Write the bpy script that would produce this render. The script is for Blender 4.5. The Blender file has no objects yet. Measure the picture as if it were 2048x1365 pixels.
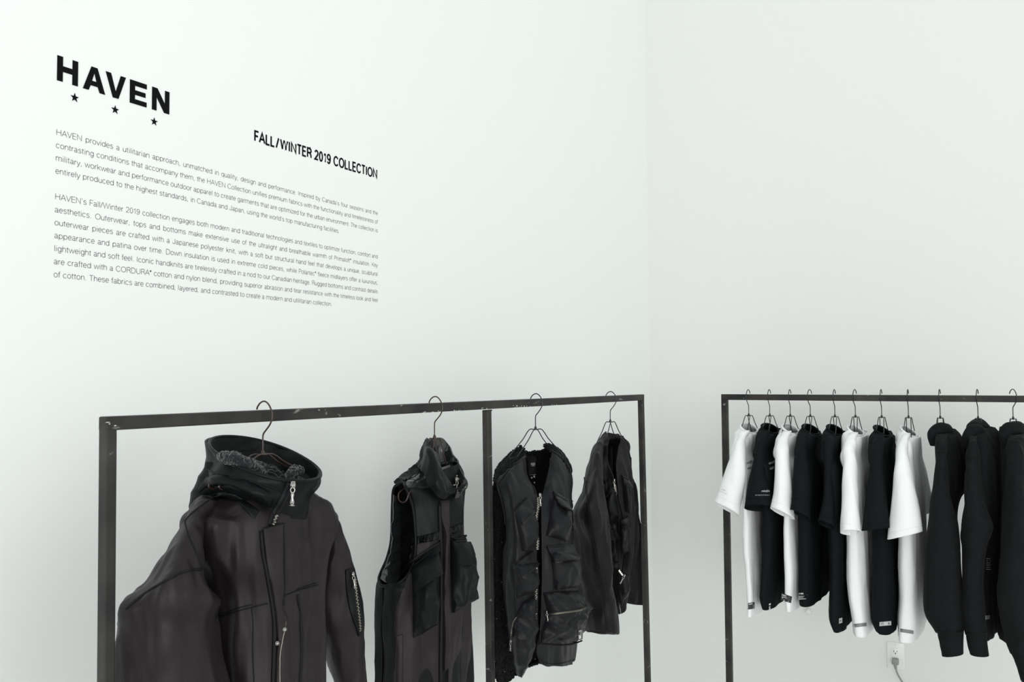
import bpy, bmesh, math, random
import numpy as np
from mathutils import Vector, Matrix, noise
from mathutils.bvhtree import BVHTree
random.seed(7)
SC = bpy.context.scene
COL = SC.collection
# ------------------------------------------------------------------ camera
F = 1800.0; CX, CY = 1024.0, 682.5
RW = np.array([[0.86479481, -0.02858405, -0.50131117],
               [0.502089, 0.03720067, 0.86401548],
               [-0.00604795, -0.99889893, 0.04652268]])      # rows: world axes in (right, down, forward)
CAM = np.array([1.67582821, -4.26999682, 1.6])
cd = bpy.data.cameras.new('camera'); cam = bpy.data.objects.new('camera', cd); COL.objects.link(cam)
cd.sensor_width = 36.0; cd.sensor_fit = 'HORIZONTAL'; cd.lens = 36.0 * F / 2048.0; cd.clip_start = 0.05; cd.clip_end = 60
M = Matrix.Identity(4)
for i in range(3):
    M[i][0] = RW[i, 0]; M[i][1] = -RW[i, 1]; M[i][2] = -RW[i, 2]; M[i][3] = CAM[i]
cam.matrix_world = M
cd.dof.use_dof = True; cd.dof.focus_distance = 2.25; cd.dof.aperture_fstop = 15.0
SC.camera = cam
# ------------------------------------------------------------------ light
w = bpy.data.worlds.new('world'); SC.world = w; w.use_nodes = True
bg = w.node_tree.nodes['Background']; bg.inputs[0].default_value = (0.955, 1.0, 0.985, 1); bg.inputs[1].default_value = 0.88
def area(name, loc, target, sx, sy, power, col=(1, 1, 1)):
    l = bpy.data.lights.new(name, 'AREA'); l.shape = 'RECTANGLE'; l.size = sx; l.size_y = sy; l.energy = power; l.color = col
    o = bpy.data.objects.new(name, l); COL.objects.link(o); o.location = loc
    o.rotation_euler = (Vector(target) - Vector(loc)).to_track_quat('-Z', 'Y').to_euler(); return o
area('window_light', (7.2, -3.2, 1.6), (0, -1.8, 0.9), 4.0, 3.0, 34, (1, 0.995, 0.985))
area('rear_fill_light', (4.4, -9.4, 1.5), (0.9, 0, 0.7), 6.0, 3.0, 260, (1, 0.992, 0.98))  # added fill behind the camera, lifts the lower walls and camera-facing cloth
SC.view_settings.view_transform = 'Standard'; SC.view_settings.look = 'None'
SC.view_settings.gamma = 1; SC.view_settings.use_curve_mapping = False; SC.view_settings.exposure = 0.0
# ------------------------------------------------------------------ materials
def mat(name, col, rough=0.6, spec=0.3, metal=0.0, sheen=0.0, bump=(), var=0.0, vscale=6.0, streak=0.0):
    m = bpy.data.materials.new(name); m.use_nodes = True; nt = m.node_tree; b = nt.nodes['Principled BSDF']
    b.inputs['Roughness'].default_value = rough; b.inputs['Specular IOR Level'].default_value = spec
    b.inputs['Metallic'].default_value = metal; b.inputs['Base Color'].default_value = (*col, 1)
    if sheen:
        b.inputs['Sheen Weight'].default_value = sheen; b.inputs['Sheen Roughness'].default_value = 0.45
    tc = nt.nodes.new('ShaderNodeTexCoord')
    if var:
        n = nt.nodes.new('ShaderNodeTexNoise'); n.inputs['Scale'].default_value = vscale; n.inputs['Detail'].default_value = 5
        nt.links.new(tc.outputs['Object'], n.inputs['Vector'])
        r = nt.nodes.new('ShaderNodeMapRange'); r.inputs[1].default_value = 0.3; r.inputs[2].default_value = 0.7
        r.inputs[3].default_value = 1 - var; r.inputs[4].default_value = 1 + var
        nt.links.new(n.outputs['Fac'], r.inputs[0])
        mx = nt.nodes.new('ShaderNodeVectorMath'); mx.operation = 'SCALE'; mx.inputs[0].default_value = col
        nt.links.new(r.outputs[0], mx.inputs['Scale']); nt.links.new(mx.outputs[0], b.inputs['Base Color'])
    prev = None
    for (sc, strength, dist, stretch) in bump:
        mp = nt.nodes.new('ShaderNodeMapping'); mp.inputs['Scale'].default_value = stretch
        nt.links.new(tc.outputs['Object'], mp.inputs['Vector'])
        n = nt.nodes.new('ShaderNodeTexNoise'); n.inputs['Scale'].default_value = sc; n.inputs['Detail'].default_value = 3
        nt.links.new(mp.outputs[0], n.inputs['Vector'])
        bp = nt.nodes.new('ShaderNodeBump'); bp.inputs['Strength'].default_value = strength; bp.inputs['Distance'].default_value = dist
        nt.links.new(n.outputs['Fac'], bp.inputs['Height'])
        if prev: nt.links.new(prev.outputs[0], bp.inputs['Normal'])
        prev = bp
    if prev: nt.links.new(prev.outputs[0], b.inputs['Normal'])
    return m
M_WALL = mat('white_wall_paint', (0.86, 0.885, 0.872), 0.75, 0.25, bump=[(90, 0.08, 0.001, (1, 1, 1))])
M_WALL_SHADE = mat('white_wall_paint_shaded', (0.757, 0.768, 0.75), 0.75, 0.25, bump=[(90, 0.08, 0.001, (1, 1, 1))])  # same white, darkened to put the right wall's weaker light into its colour
M_FLOOR = mat('pale_bounce_floor', (0.84, 0.83, 0.81), 0.5, 0.3, var=0.06, vscale=1.5, bump=[(30, 0.1, 0.001, (1, 1, 1))])  # unseen floor, made near white to bounce light onto the lower walls
M_VINYL = mat('black_vinyl', (0.003, 0.003, 0.0035), 0.5, 0.08, bump=[(400, 0.35, 0.0006, (1, 1, 1))])
M_VINYL2 = mat('dark_grey_vinyl', (0.045, 0.045, 0.047), 0.6, 0.1)
M_PARKA = mat('charcoal_cotton_nylon', (0.0150, 0.0112, 0.0122), 0.46, 0.2, sheen=0.015, var=0.2, vscale=14, bump=[(420, 0.22, 0.0006, (1, 1, 1)), (30, 0.45, 0.006, (1, 1, 0.16)), (11, 0.35, 0.012, (1, 1, 0.7))])
M_PARKAD = mat('black_shaded_cotton_nylon', (0.0042, 0.0052, 0.0058), 0.42, 0.13, sheen=0.0, var=0.2, vscale=14, bump=[(420, 0.2, 0.0005, (1, 1, 1)), (34, 0.45, 0.005, (1, 1, 0.2)), (14, 0.35, 0.010, (1, 1, 0.7))])  # darker cloth; its colour also carries some shade of panels turned from light
M_SATIN = mat('black_satin_lining', (0.010, 0.011, 0.012), 0.2, 0.7, bump=[(26, 0.6, 0.008, (1, 1, 0.6))])
M_NYLON = mat('black_nylon', (0.0088, 0.0091, 0.0106), 0.44, 0.17, sheen=0.01, var=0.12, vscale=20, bump=[(500, 0.15, 0.0004, (1, 1, 1)), (22, 0.22, 0.004, (1, 1, 0.6))])
M_TWILL = mat('black_crinkled_twill', (0.0065, 0.0060, 0.0066), 0.5, 0.18, sheen=0.01, var=0.22, vscale=22, bump=[(380, 0.25, 0.0006, (1, 1, 1)), (60, 0.5, 0.003, (1, 1, 0.2)), (26, 0.4, 0.006, (1, 1, 0.7))])
M_FUR = mat('black_fleece_lining', (0.010, 0.013, 0.015), 0.8, 0.15, sheen=0.5, bump=[(220, 0.9, 0.004, (1, 1, 0.5))])
M_TEEB = mat('black_cotton_jersey', (0.0068, 0.0090, 0.0098), 0.75, 0.06, sheen=0.0, bump=[(500, 0.12, 0.0004, (1, 1, 1)), (12, 0.22, 0.006, (1, 1, 0.5))])
M_TEEW = mat('white_cotton_jersey', (0.86, 0.875, 0.88), 0.8, 0.2, bump=[(500, 0.1, 0.0004, (1, 1, 1)), (12, 0.2, 0.006, (1, 1, 0.5))])
M_FLEECE = mat('black_heavy_fleece', (0.0085, 0.0092, 0.0102), 0.85, 0.08, sheen=0.02, var=0.12, vscale=60, bump=[(260, 0.3, 0.0012, (1, 1, 1)), (10, 0.2, 0.006, (1, 1, 0.5))])
M_SEAM = mat('black_seam_thread', (0.004, 0.004, 0.005), 0.6, 0.2)
M_TAPE = mat('black_zipper_tape', (0.006, 0.007, 0.008), 0.6, 0.2)
M_TEETH = mat('antique_brass_zipper_teeth', (0.26, 0.24, 0.21), 0.38, 0.5, metal=0.85)
M_CHROME = mat('nickel_zipper_metal', (0.40, 0.39, 0.375), 0.28, 0.5, metal=1.0)
M_WIRE = mat('black_hanger_wire', (0.016, 0.016, 0.018), 0.3, 0.5)
M_WIREB = mat('bronze_hanger_wire', (0.035, 0.017, 0.013), 0.28, 0.6)
M_LABEL = mat('black_woven_label', (0.018, 0.018, 0.02), 0.35, 0.5)
M_LABELW = mat('white_print_ink', (0.78, 0.79, 0.79), 0.6, 0.3)
M_LABELG = mat('grey_reflective_label', (0.22, 0.225, 0.23), 0.4, 0.4)
M_LABELL = mat('light_grey_reflective_label', (0.52, 0.53, 0.53), 0.4, 0.4)
M_INKG = mat('faint_grey_print_ink', (0.36, 0.37, 0.38), 0.7, 0.2)
M_INKD = mat('dark_grey_print_ink', (0.16, 0.165, 0.17), 0.7, 0.2)
M_PLATE = mat('white_plastic', (0.80, 0.80, 0.78), 0.35, 0.5)
M_HOLE = mat('dark_socket_hole', (0.01, 0.01, 0.01), 0.6, 0.2)
M_CORD = mat('grey_rubber_cord', (0.27, 0.28, 0.26), 0.5, 0.4)

def rack_steel():
    m = mat('raw_black_steel', (0.045, 0.043, 0.042), 0.5, 0.25, metal=0.25, bump=[(60, 0.12, 0.001, (1, 1, 1))])
    nt = m.node_tree; b = nt.nodes['Principled BSDF']; tc = nt.nodes.new('ShaderNodeTexCoord')
    n = nt.nodes.new('ShaderNodeTexNoise'); n.inputs['Scale'].default_value = 9; n.inputs['Detail'].default_value = 8
    nt.links.new(tc.outputs['Object'], n.inputs['Vector'])
    r = nt.nodes.new('ShaderNodeValToRGB'); cr = r.color_ramp
    cr.elements[0].position = 0.3; cr.elements[0].color = (0.014, 0.015, 0.015, 1)
    cr.elements[1].position = 0.72; cr.elements[1].color = (0.052, 0.048, 0.046, 1)
    nt.links.new(n.outputs['Fac'], r.inputs['Fac'])
    mp = nt.nodes.new('ShaderNodeMapping'); mp.inputs['Scale'].default_value = (60, 22, 60)
    nt.links.new(tc.outputs['Object'], mp.inputs['Vector'])
    n2 = nt.nodes.new('ShaderNodeTexNoise'); n2.inputs['Scale'].default_value = 1.0; n2.inputs['Detail'].default_value = 4; n2.inputs['Distortion'].default_value = 1.0
    nt.links.new(mp.outputs[0], n2.inputs['Vector'])
    r2 = nt.nodes.new('ShaderNodeMapRange'); r2.inputs[1].default_value = 0.66; r2.inputs[2].default_value = 0.74; r2.inputs[3].default_value = 0; r2.inputs[4].default_value = 0.75
    nt.links.new(n2.outputs['Fac'], r2.inputs[0])
    mx = nt.nodes.new('ShaderNodeMix'); mx.data_type = 'RGBA'; mx.inputs['B'].default_value = (0.28, 0.28, 0.27, 1)
    nt.links.new(r2.outputs[0], mx.inputs['Factor']); nt.links.new(r.outputs[0], mx.inputs['A'])
    nt.links.new(mx.outputs['Result'], b.inputs['Base Color'])
    return m
M_STEEL = rack_steel()
M_CHIP = mat('bare_scratched_steel', (0.62, 0.61, 0.60), 0.4, 0.5, metal=0.3)

def knit_material():
    m = mat('black_chunky_knit', (0.0040, 0.0046, 0.005), 0.8, 0.12, sheen=0.03, bump=[(160, 0.8, 0.003, (1, 1, 1))])
    nt = m.node_tree; out = nt.nodes['Material Output']; b = nt.nodes['Principled BSDF']
    tc = nt.nodes.new('ShaderNodeTexCoord'); v = nt.nodes.new('ShaderNodeTexVoronoi'); v.inputs['Scale'].default_value = 95
    nt.links.new(tc.outputs['Object'], v.inputs['Vector'])
    c = nt.nodes.new('ShaderNodeMath'); c.operation = 'LESS_THAN'; c.inputs[1].default_value = 0.17
    nt.links.new(v.outputs['Distance'], c.inputs[0])
    t = nt.nodes.new('ShaderNodeBsdfTransparent'); mx = nt.nodes.new('ShaderNodeMixShader')
    nt.links.new(c.outputs[0], mx.inputs[0]); nt.links.new(b.outputs[0], mx.inputs[1]); nt.links.new(t.outputs[0], mx.inputs[2])
    nt.links.new(mx.outputs[0], out.inputs['Surface'])
    return m
M_KNIT = knit_material()

# ------------------------------------------------------------------ helpers
def ray(px, py):
    return RW @ np.array([(px - CX) / F, (py - CY) / F, 1.0])
def hit(px, py, pt, nrm):
    d = ray(px, py); t = np.dot(np.asarray(pt) - CAM, nrm) / np.dot(d, nrm); return CAM + t * d
def tag(o, label=None, cat=None, group=None, kind=None):
    if label: o['label'] = label
    if cat: o['category'] = cat
    if group: o['group'] = group
    if kind: o['kind'] = kind
    return o
def empty(name, loc, label, cat, group=None):
    o = bpy.data.objects.new(name, None); COL.objects.link(o); o.location = loc; o.empty_display_size = 0.05
    return tag(o, label, cat, group)
def origin(o):
    p = Vector((0, 0, 0))
    while o is not None: p = p + o.location; o = o.parent
    return p
def mesh(name, verts, faces, m, parent=None, smooth=True, label=None, solid=0, center=False):
    off = origin(parent) if parent else Vector((0, 0, 0))
    V = np.asarray([tuple(v) for v in verts], dtype=float)
    loc = Vector((0, 0, 0))
    if parent is None and center:
        loc = Vector(((V[:, 0].min() + V[:, 0].max()) / 2, (V[:, 1].min() + V[:, 1].max()) / 2, V[:, 2].min())); off = loc
    V = V - np.array(off)
    me = bpy.data.meshes.new(name); me.from_pydata(V.tolist(), [], faces); me.materials.append(m)
    if smooth: me.polygons.foreach_set('use_smooth', [True] * len(me.polygons))
    me.update()
    o = bpy.data.objects.new(name, me); COL.objects.link(o); o.location = loc
    if parent: o.parent = parent
    if label: o['label'] = label
    if solid:
        s = o.modifiers.new('thickness', 'SOLIDIFY'); s.thickness = solid; s.offset = -1
    return o
def box_data(lo, hi, bev=0.0):
    bm = bmesh.new(); bmesh.ops.create_cube(bm, size=1)
    for v in bm.verts:
        v.co = Vector([lo[i] + (v.co[i] + 0.5) * (hi[i] - lo[i]) for i in range(3)])
    if bev: bmesh.ops.bevel(bm, geom=bm.edges[:], offset=bev, segments=2, affect='EDGES', profile=0.5)
    bm.verts.index_update()
    V = [v.co.copy() for v in bm.verts]; Fc = [[v.index for v in f.verts] for f in bm.faces]; bm.free(); return V, Fc
class MB:
    def __init__(s): s.v = []; s.f = []
    def add(s, V, Fc):
        n = len(s.v); s.v += [Vector(tuple(x)) for x in V]; s.f += [[i + n for i in f] for f in Fc]; return s
    def box(s, lo, hi, bev=0.0): return s.add(*box_data(lo, hi, bev))
    def tube(s, pts, r, k=8, closed=False):
        pts = [Vector(tuple(p)) for p in pts]; n = len(pts); V = []; Fc = []; prev = None
        for i, p in enumerate(pts):
            a = pts[(i - 1) % n] if (closed or i > 0) else p; b = pts[(i + 1) % n] if (closed or i < n - 1) else p
            t = (b - a).normalized() if (b - a).length > 1e-9 else Vector((0, 0, 1))
            if prev is None:
                prev = t.orthogonal().normalized()
            prev = (prev - t * prev.dot(t)); prev = prev.normalized() if prev.length > 1e-6 else t.orthogonal().normalized()
            bn = t.cross(prev)
            rr = r[i] if isinstance(r, (list, tuple)) else r
            for j in range(k):
                a_ = 2 * math.pi * j / k; V.append(p + (prev * math.cos(a_) + bn * math.sin(a_)) * rr)
        m_ = n if closed else n - 1
        for i in range(m_):
            for j in range(k):
                i2 = (i + 1) % n; Fc.append([i * k + j, i * k + (j + 1) % k, i2 * k + (j + 1) % k, i2 * k + j])
        if not closed:
            Fc.append(list(range(k))[::-1]); Fc.append([(n - 1) * k + j for j in range(k)])
        return s.add(V, Fc)
    def build(s, name, m, parent=None, smooth=True, label=None, center=False): return mesh(name, s.v, s.f, m, parent, smooth, label, center=center)
def cr(P, n):                                                    # Catmull-Rom resample of a list of arrays
    P = [np.asarray(p, dtype=float) for p in P]
    if len(P) == 2: return [P[0] + (P[1] - P[0]) * i / (n - 1) for i in range(n)]
    out = []
    for i in range(n):
        t = i / (n - 1) * (len(P) - 1); k = min(int(t), len(P) - 2); f = t - k
        p1, p2 = P[k], P[k + 1]; p0 = P[k - 1] if k > 0 else 2 * p1 - p2; p3 = P[k + 2] if k + 2 < len(P) else 2 * p2 - p1
        out.append(0.5 * ((2 * p1) + (p2 - p0) * f + (2 * p0 - 5 * p1 + 4 * p2 - p3) * f * f + (3 * p1 - p0 - 3 * p2 + p3) * f ** 3))
    return out
def smooth_path(pts, n): return [Vector(tuple(p)) for p in cr([np.array(tuple(p)) for p in pts], n)]

class Garment:
    def __init__(s, name, H, sdir, label, cat, group=None):
        s.H = np.array([H[0], H[1], H[2]], float); s.s = np.array([sdir[0], sdir[1], 0.0]); s.s /= np.linalg.norm(s.s)
        s.n = np.array([s.s[1], -s.s[0], 0.0])
        s.root = empty(name, tuple(s.H), label, cat, group); s.bvh = []
    def p(s, px, py, dn=0.0): return hit(px, py, s.H + s.n * dn, s.n)           # on the plane of the shoulders
    def e(s, px, py, ds=0.0): return hit(px, py, s.H + s.s * ds, s.s)           # on a plane across the shoulders
    def l(s, a, b, z): return np.array([s.H[0], s.H[1], 0]) + s.s * a + s.n * b + np.array([0, 0, z])
    def wr(s, P, nrm, ops, g):
        # ops: (amplitude, scale across, scale vertical, seed, ridged)
        out = P.copy(); nv, nu = P.shape[:2]
        for i in range(nv):
            for j in range(nu):
                p = P[i, j]; q = p - s.H; a = q @ s.s; b = q @ s.n; d = 0.0
                for (amp, fs, fz, seed, rid) in ops:
                    v = noise.noise(Vector((a * fs + seed * 7.3, b * fs - seed * 3.1, q[2] * fz + seed * 1.7 + a * fs * 0.15)))
                    if rid: v = 0.35 - abs(v) * 1.6
                    d += amp * v
                out[i, j] = p + nrm[i, j] * d * g[i, j]
        return out
    def surf(s, name, P, m, wrap, ops=(), flip=False, solid=0.0022, parent=None, label=None, reg=True, closed_cap=False, fade=0.0):
        P = np.array(P); nv, nu = P.shape[:2]
        def normals(P):
            du = np.zeros_like(P); dv = np.zeros_like(P)
            if wrap: du = np.roll(P, -1, 1) - np.roll(P, 1, 1)
            else: du[:, 1:-1] = P[:, 2:] - P[:, :-2]; du[:, 0] = P[:, 1] - P[:, 0]; du[:, -1] = P[:, -1] - P[:, -2]
            dv[1:-1] = P[2:] - P[:-2]; dv[0] = P[1] - P[0]; dv[-1] = P[-1] - P[-2]
            n = np.cross(du, dv); L = np.linalg.norm(n, axis=2, keepdims=True); L[L < 1e-12] = 1; return n / L
        nr = normals(P)
        if wrap or nv * nu and flip is None: ref = P - P.mean(axis=1, keepdims=True)
        else: ref = CAM - P
        if wrap is False and name in ('body', 'satin_lining'): ref = P - P.mean(axis=1, keepdims=True)
        flip = bool((nr * ref).sum() < 0)
        if flip: nr = -nr
        if ops:
            g = np.ones((nv, nu))
            if fade:
                for j in range(nu):
                    u = j / (nu - 1); g[:, j] = min(1, min(u, 1 - u) / fade)
            P = s.wr(P, nr, ops, g)
        V = P.reshape(-1, 3); Fc = []
        for i in range(nv - 1):
            for j in range(nu if wrap else nu - 1):
                j2 = (j + 1) % nu; f = [i * nu + j, i * nu + j2, (i + 1) * nu + j2, (i + 1) * nu + j]
                Fc.append(f[::-1] if flip else f)
        if reg: s.bvh.append(BVHTree.FromPolygons([Vector(v) for v in V], Fc))
        return mesh(name, V, Fc, m, parent or s.root, True, label, solid)
    def ring(s, A, B, t, n=72, p=2.4, tb=None, drop=0.0, start=0.0, gap=0.0, ffront=0.5, bdrop=0.0):
        # closed horizontal section from A (near) to B (far); theta 90 deg = front
        A = np.array(A, float); B = np.array(B, float); C = (A + B) / 2; h = (B - A) / 2
        hh = h.copy(); hh[2] = 0; L = np.linalg.norm(hh); hd = hh / L if L > 1e-9 else s.s
        w_ = np.array([hd[1], -hd[0], 0.0])
        if abs(w_ @ s.n) > 0.6:
            if w_ @ s.n < 0: w_ = -w_
        elif w_ @ s.s > 0: w_ = -w_
        out = []
        tb = t if tb is None else tb
        for k in range(n):
            u = k / n if gap <= 0 and start == 0 else k / (n - 1)
            th = start + gap + u * (2 * math.pi - 2 * gap)
            c, sn = math.cos(th), math.sin(th)
            cc = math.copysign(abs(c) ** (2 / p), c); ss = math.copysign(abs(sn) ** (2 / p), sn)
            tt = t + (tb - t) * (1 - cc) / 2
            side = (ffront if ss > 0 else 1 - ffront)
            q = C - h * cc + w_ * ss * tt * side
            q[2] -= drop * ss / 2 + bdrop * (1 - ss) / 2
            out.append(q)
        return np.array(out)
    def loft(s, name, rings, m, nv=90, ops=(), solid=0.0022, parent=None, label=None, reg=True, wrap=True, flip=True):
        R = cr(rings, nv); return s.surf(name, np.array(R), m, wrap, ops, flip=flip, solid=solid, parent=parent, label=label, reg=reg)
    def sheet(s, name, ctrl, m, nu=50, nv=80, ops=(), solid=0.0022, parent=None, label=None, reg=True, flip=False, fade=0.0):
        rows = [np.array(cr([np.array(c) for c in r], nu)) for r in ctrl]
        P = np.array(cr(rows, nv)); return s.surf(name, P, m, False, ops, flip=flip, solid=solid, parent=parent, label=label, reg=reg, fade=fade)
    def pr(s, rows): return [[s.p(*c) for c in r] for r in rows]
    def project(s, px, py, fallback=0.0):
        d = ray(px, py); L = np.linalg.norm(d); d = d / L; best = None
        for b in s.bvh:
            r = b.ray_cast(Vector(CAM), Vector(d), 20)
            if r[0] is not None and (best is None or r[3] < best[3]): best = r
        s.miss = best is None
        if best is None:
            return s.p(px, py, fallback), s.n
        nrm = np.array(best[1])
        if nrm @ d > 0: nrm = -nrm
        return np.array(best[0]), nrm
    def patch(s, name, q, m, th=0.004, bulge=0.0, nu=14, nv=14, parent=None, label=None, ops=(), fb=0.05, bp=(1, 1), reg=False, lip=0.0, sm=3):
        # q: pixel corners TL, TR, BR, BL (or two equal-length edge lists)
        if isinstance(q[0][0], (int, float)):
            TL, TR, BR, BL = [np.array(c, float) for c in q]
            left = [TL, BL]; right = [TR, BR]
        else:
            left = [np.array(c, float) for c in q[0]]; right = [np.array(c, float) for c in q[1]]
        Lp = cr(left, nv) if len(left) > 2 else [left[0] + (left[1] - left[0]) * i / (nv - 1) for i in range(nv)]
        Rp = cr(right, nv) if len(right) > 2 else [right[0] + (right[1] - right[0]) * i / (nv - 1) for i in range(nv)]
        base = np.zeros((nv, nu, 3)); N = np.zeros((nv, nu, 3)); ok = np.zeros((nv, nu), bool)
        for i in range(nv):
            for j in range(nu):
                c = Lp[i] + (Rp[i] - Lp[i]) * j / (nu - 1)
                base[i, j], N[i, j] = s.project(c[0], c[1], fb); ok[i, j] = not s.miss
        if ok.any() and not ok.all():
            good = np.argwhere(ok); dd = np.linalg.norm(base - CAM, axis=2)
            for i in range(nv):
                for j in range(nu):
                    if not ok[i, j]:
                        g = good[np.argmin(((good - [i, j]) ** 2 * [4, 1]).sum(axis=1))]
                        base[i, j] = CAM + (base[i, j] - CAM) / dd[i, j] * (dd[g[0], g[1]] + .002 * abs(j - g[1])); N[i, j] = N[g[0], g[1]]
        # smooth depth along view rays to avoid jumps
        dep = np.linalg.norm(base - CAM, axis=2); med = np.median(dep); dep = np.clip(dep, med - 0.12, med + 0.12)
        for _ in range(sm + (8 if lip else 0)):
            d2 = dep.copy(); d2[1:-1] = (dep[:-2] + 2 * dep[1:-1] + dep[2:]) / 4; d2[:, 1:-1] = (d2[:, :-2] + 2 * d2[:, 1:-1] + d2[:, 2:]) / 4; dep = np.minimum(dep, d2)
        dirs = (base - CAM) / np.linalg.norm(base - CAM, axis=2, keepdims=True); base = CAM + dirs * dep[..., None]
        Nm = N.mean(axis=(0, 1)); Nm /= np.linalg.norm(Nm); N = N * 0.4 + Nm * 0.6; N /= np.linalg.norm(N, axis=2, keepdims=True)
        P = base.copy()
        for i in range(nv):
            for j in range(nu):
                u = j / (nu - 1); v = i / (nv - 1)
                b = (math.sin(math.pi * min(1, u ** bp[0])) * math.sin(math.pi * min(1, v ** bp[1]))) if bulge else 0
                P[i, j] = base[i, j] + N[i, j] * (th + bulge * max(0, b) ** 0.6 + lip * v * v)
        if ops: P = s.wr(P, N, ops, np.ones((nv, nu)))
        V = list(P.reshape(-1, 3)); Fc = []
        for i in range(nv - 1):
            for j in range(nu - 1):
                Fc.append([i * nu + j, (i + 1) * nu + j, (i + 1) * nu + j + 1, i * nu + j + 1])
        per = [(0, j) for j in range(nu)] + [(i, nu - 1) for i in range(1, nv)] + [(nv - 1, j) for j in range(nu - 2, -1, -1)] + [(i, 0) for i in range(nv - 2, 0, -1)]
        n0 = len(V)
        for (i, j) in per: V.append(base[i, j] - N[i, j] * 0.002 if lip == 0 else P[i, j] - N[i, j] * max(0.003, th))
        for k in range(len(per)):
            a = per[k]; b = per[(k + 1) % len(per)]
            Fc.append([a[0] * nu + a[1], b[0] * nu + b[1], n0 + (k + 1) % len(per), n0 + k])
        bmv = mesh(name, V, Fc, m, parent or s.root, True, label)
        try:
            es = bmv.modifiers.new('edges', 'EDGE_SPLIT'); es.split_angle = math.radians(50)
        except Exception: pass
        if reg: s.bvh.append(BVHTree.FromPolygons([Vector(v) for v in V], Fc))
        return bmv
    def line(s, name, pts, m, r=0.0012, lift=0.0006, n=30, parent=None, label=None, fb=0.05):
        c = cr([np.array(p, float) for p in pts], n); out = []
        for q in c:
            P, N = s.project(q[0], q[1], fb); out.append(P + N * lift)
        mb = MB(); mb.tube(out, r, 6); return mb.build(name, m, parent or s.root, label=label)
    def zipper(s, pts, n=40, wdt=0.004, name='zipper', parent=None, m=None, lift=0.0015, tape=0.006, fb=0.05, label=None, dn=None):
        c = cr([np.array(p, float) for p in pts], n); P = []; N = []
        for q in c:
            a, b = s.project(q[0], q[1], fb) if dn is None else (s.p(q[0], q[1], dn), s.n * .8 - s.s * .6); P.append(a); N.append(b)
        P = np.array(P); 
        for _ in range(2): P[1:-1] = (P[:-2] + 2 * P[1:-1] + P[2:]) / 4
        Nm = np.mean(N, axis=0); Nm /= np.linalg.norm(Nm)
        V = []; Fc = []
        for i in range(n):
            t = P[min(i + 1, n - 1)] - P[max(i - 1, 0)]; t /= np.linalg.norm(t); sd = np.cross(t, Nm); sd /= np.linalg.norm(sd)
            V += [P[i] - sd * tape + Nm * lift * 0.3, P[i] - sd * tape * 0.6 + Nm * lift, P[i] + sd * tape * 0.6 + Nm * lift, P[i] + sd * tape + Nm * lift * 0.3]
        for i in range(n - 1):
            for j in range(3): Fc.append([i * 4 + j, i * 4 + j + 1, i * 4 + j + 5, i * 4 + j + 4])
        z = mesh(name, V, Fc, M_TAPE, parent or s.root, True, label)
        mb = MB(); L = 0; q = [Vector(p) for p in P]; tot = sum((q[i + 1] - q[i]).length for i in range(n - 1)); k = max(6, int(tot / 0.0032))
        for a in range(k):
            d = (a + 0.5) / k * (n - 1); i = min(int(d), n - 2); f = d - i; pp = q[i].lerp(q[i + 1], f) + Vector(Nm) * (lift + 0.0008)
            t = (q[i + 1] - q[i]).normalized(); sd = t.cross(Vector(Nm)).normalized(); nn = Vector(Nm)
            o = sd * (0.0008 if a % 2 else -0.0008); hw = wdt / 2; hl = 0.0011; hh = 0.0009
            vs = [pp + o + sd * x * hw + t * y * hl + nn * zz * hh for x in (-1, 1) for y in (-1, 1) for zz in (-1, 1)]
            mb.add(vs, [[0, 1, 3, 2], [4, 6, 7, 5], [0, 4, 5, 1], [2, 3, 7, 6], [0, 2, 6, 4], [1, 5, 7, 3]])
        te = mb.build('zipper_teeth', m or M_TEETH, z, smooth=False); te['kind'] = 'stuff'
        return z
    def pull(s, px, py, size=1.0, ang=0.0, parent=None, fb=0.06, lift=0.006, name='zipper_pull', label=None, dn=None):
        P, N = s.project(px, py, fb)
        if dn is not None: P, N = s.p(px, py, dn), s.n
        N = np.array([N[0], N[1], 0]); N /= (np.linalg.norm(N) + 1e-9)
        N = N * 0.4 + np.array([0.35, -0.9, 0]) * 0.6; N /= np.linalg.norm(N)
        X = np.cross(np.array([0, 0, 1.0]), N); c, sn = math.cos(ang), math.sin(ang); Z0 = np.array([0, 0, 1.0]); 
        U = X * c + Z0 * sn; W = -X * sn + Z0 * c; O = P + N * lift
        def T(x, y, z): return O + (U * x + N * y + W * z) * 0.001 * size
        mb = MB()
        prof = [(-3, 0, 8), (3, 0, 8), (4, 0, 3), (3.2, 0, -3), (-3.2, 0, -3), (-4, 0, 3)]
        V = [T(x, -1.5, z) for x, y, z in prof] + [T(x * .9, 2.2, z * .9) for x, y, z in prof]; k = len(prof)
        mb.add(V, [list(range(k))[::-1], list(range(k, 2 * k))] + [[i, (i + 1) % k, k + (i + 1) % k, k + i] for i in range(k)])
        mb.tube([T(0, 2, 6), T(0, 5, 4), T(0, 5, -1), T(0, 2, -2)], 0.001 * size, 6)
        mb.tube([T(3 * math.sin(a), 4, -4 + 3.8 * math.cos(a)) for a in np.linspace(0, 2 * math.pi, 12, endpoint=False)], 0.0009 * size, 6, True)
        o = mb.build(name, M_CHROME, parent or s.root, label=label)
        mb = MB()
        out = [(-2, -7), (-2.4, -11), (-1.5, -15), (-3.5, -22), (-3.6, -26), (3.6, -26), (3.5, -22), (1.5, -15), (2.4, -11), (2, -7)]
        hole = [(1.5 * math.cos(a), -22.5 + 1.6 * math.sin(a)) for a in np.linspace(0, 2 * math.pi, 10, endpoint=False)]
        k = len(out); Vf = [T(x, 4.6, z) for x, z in out]; Vb = [T(x, 3.2, z) for x, z in out]
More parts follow.
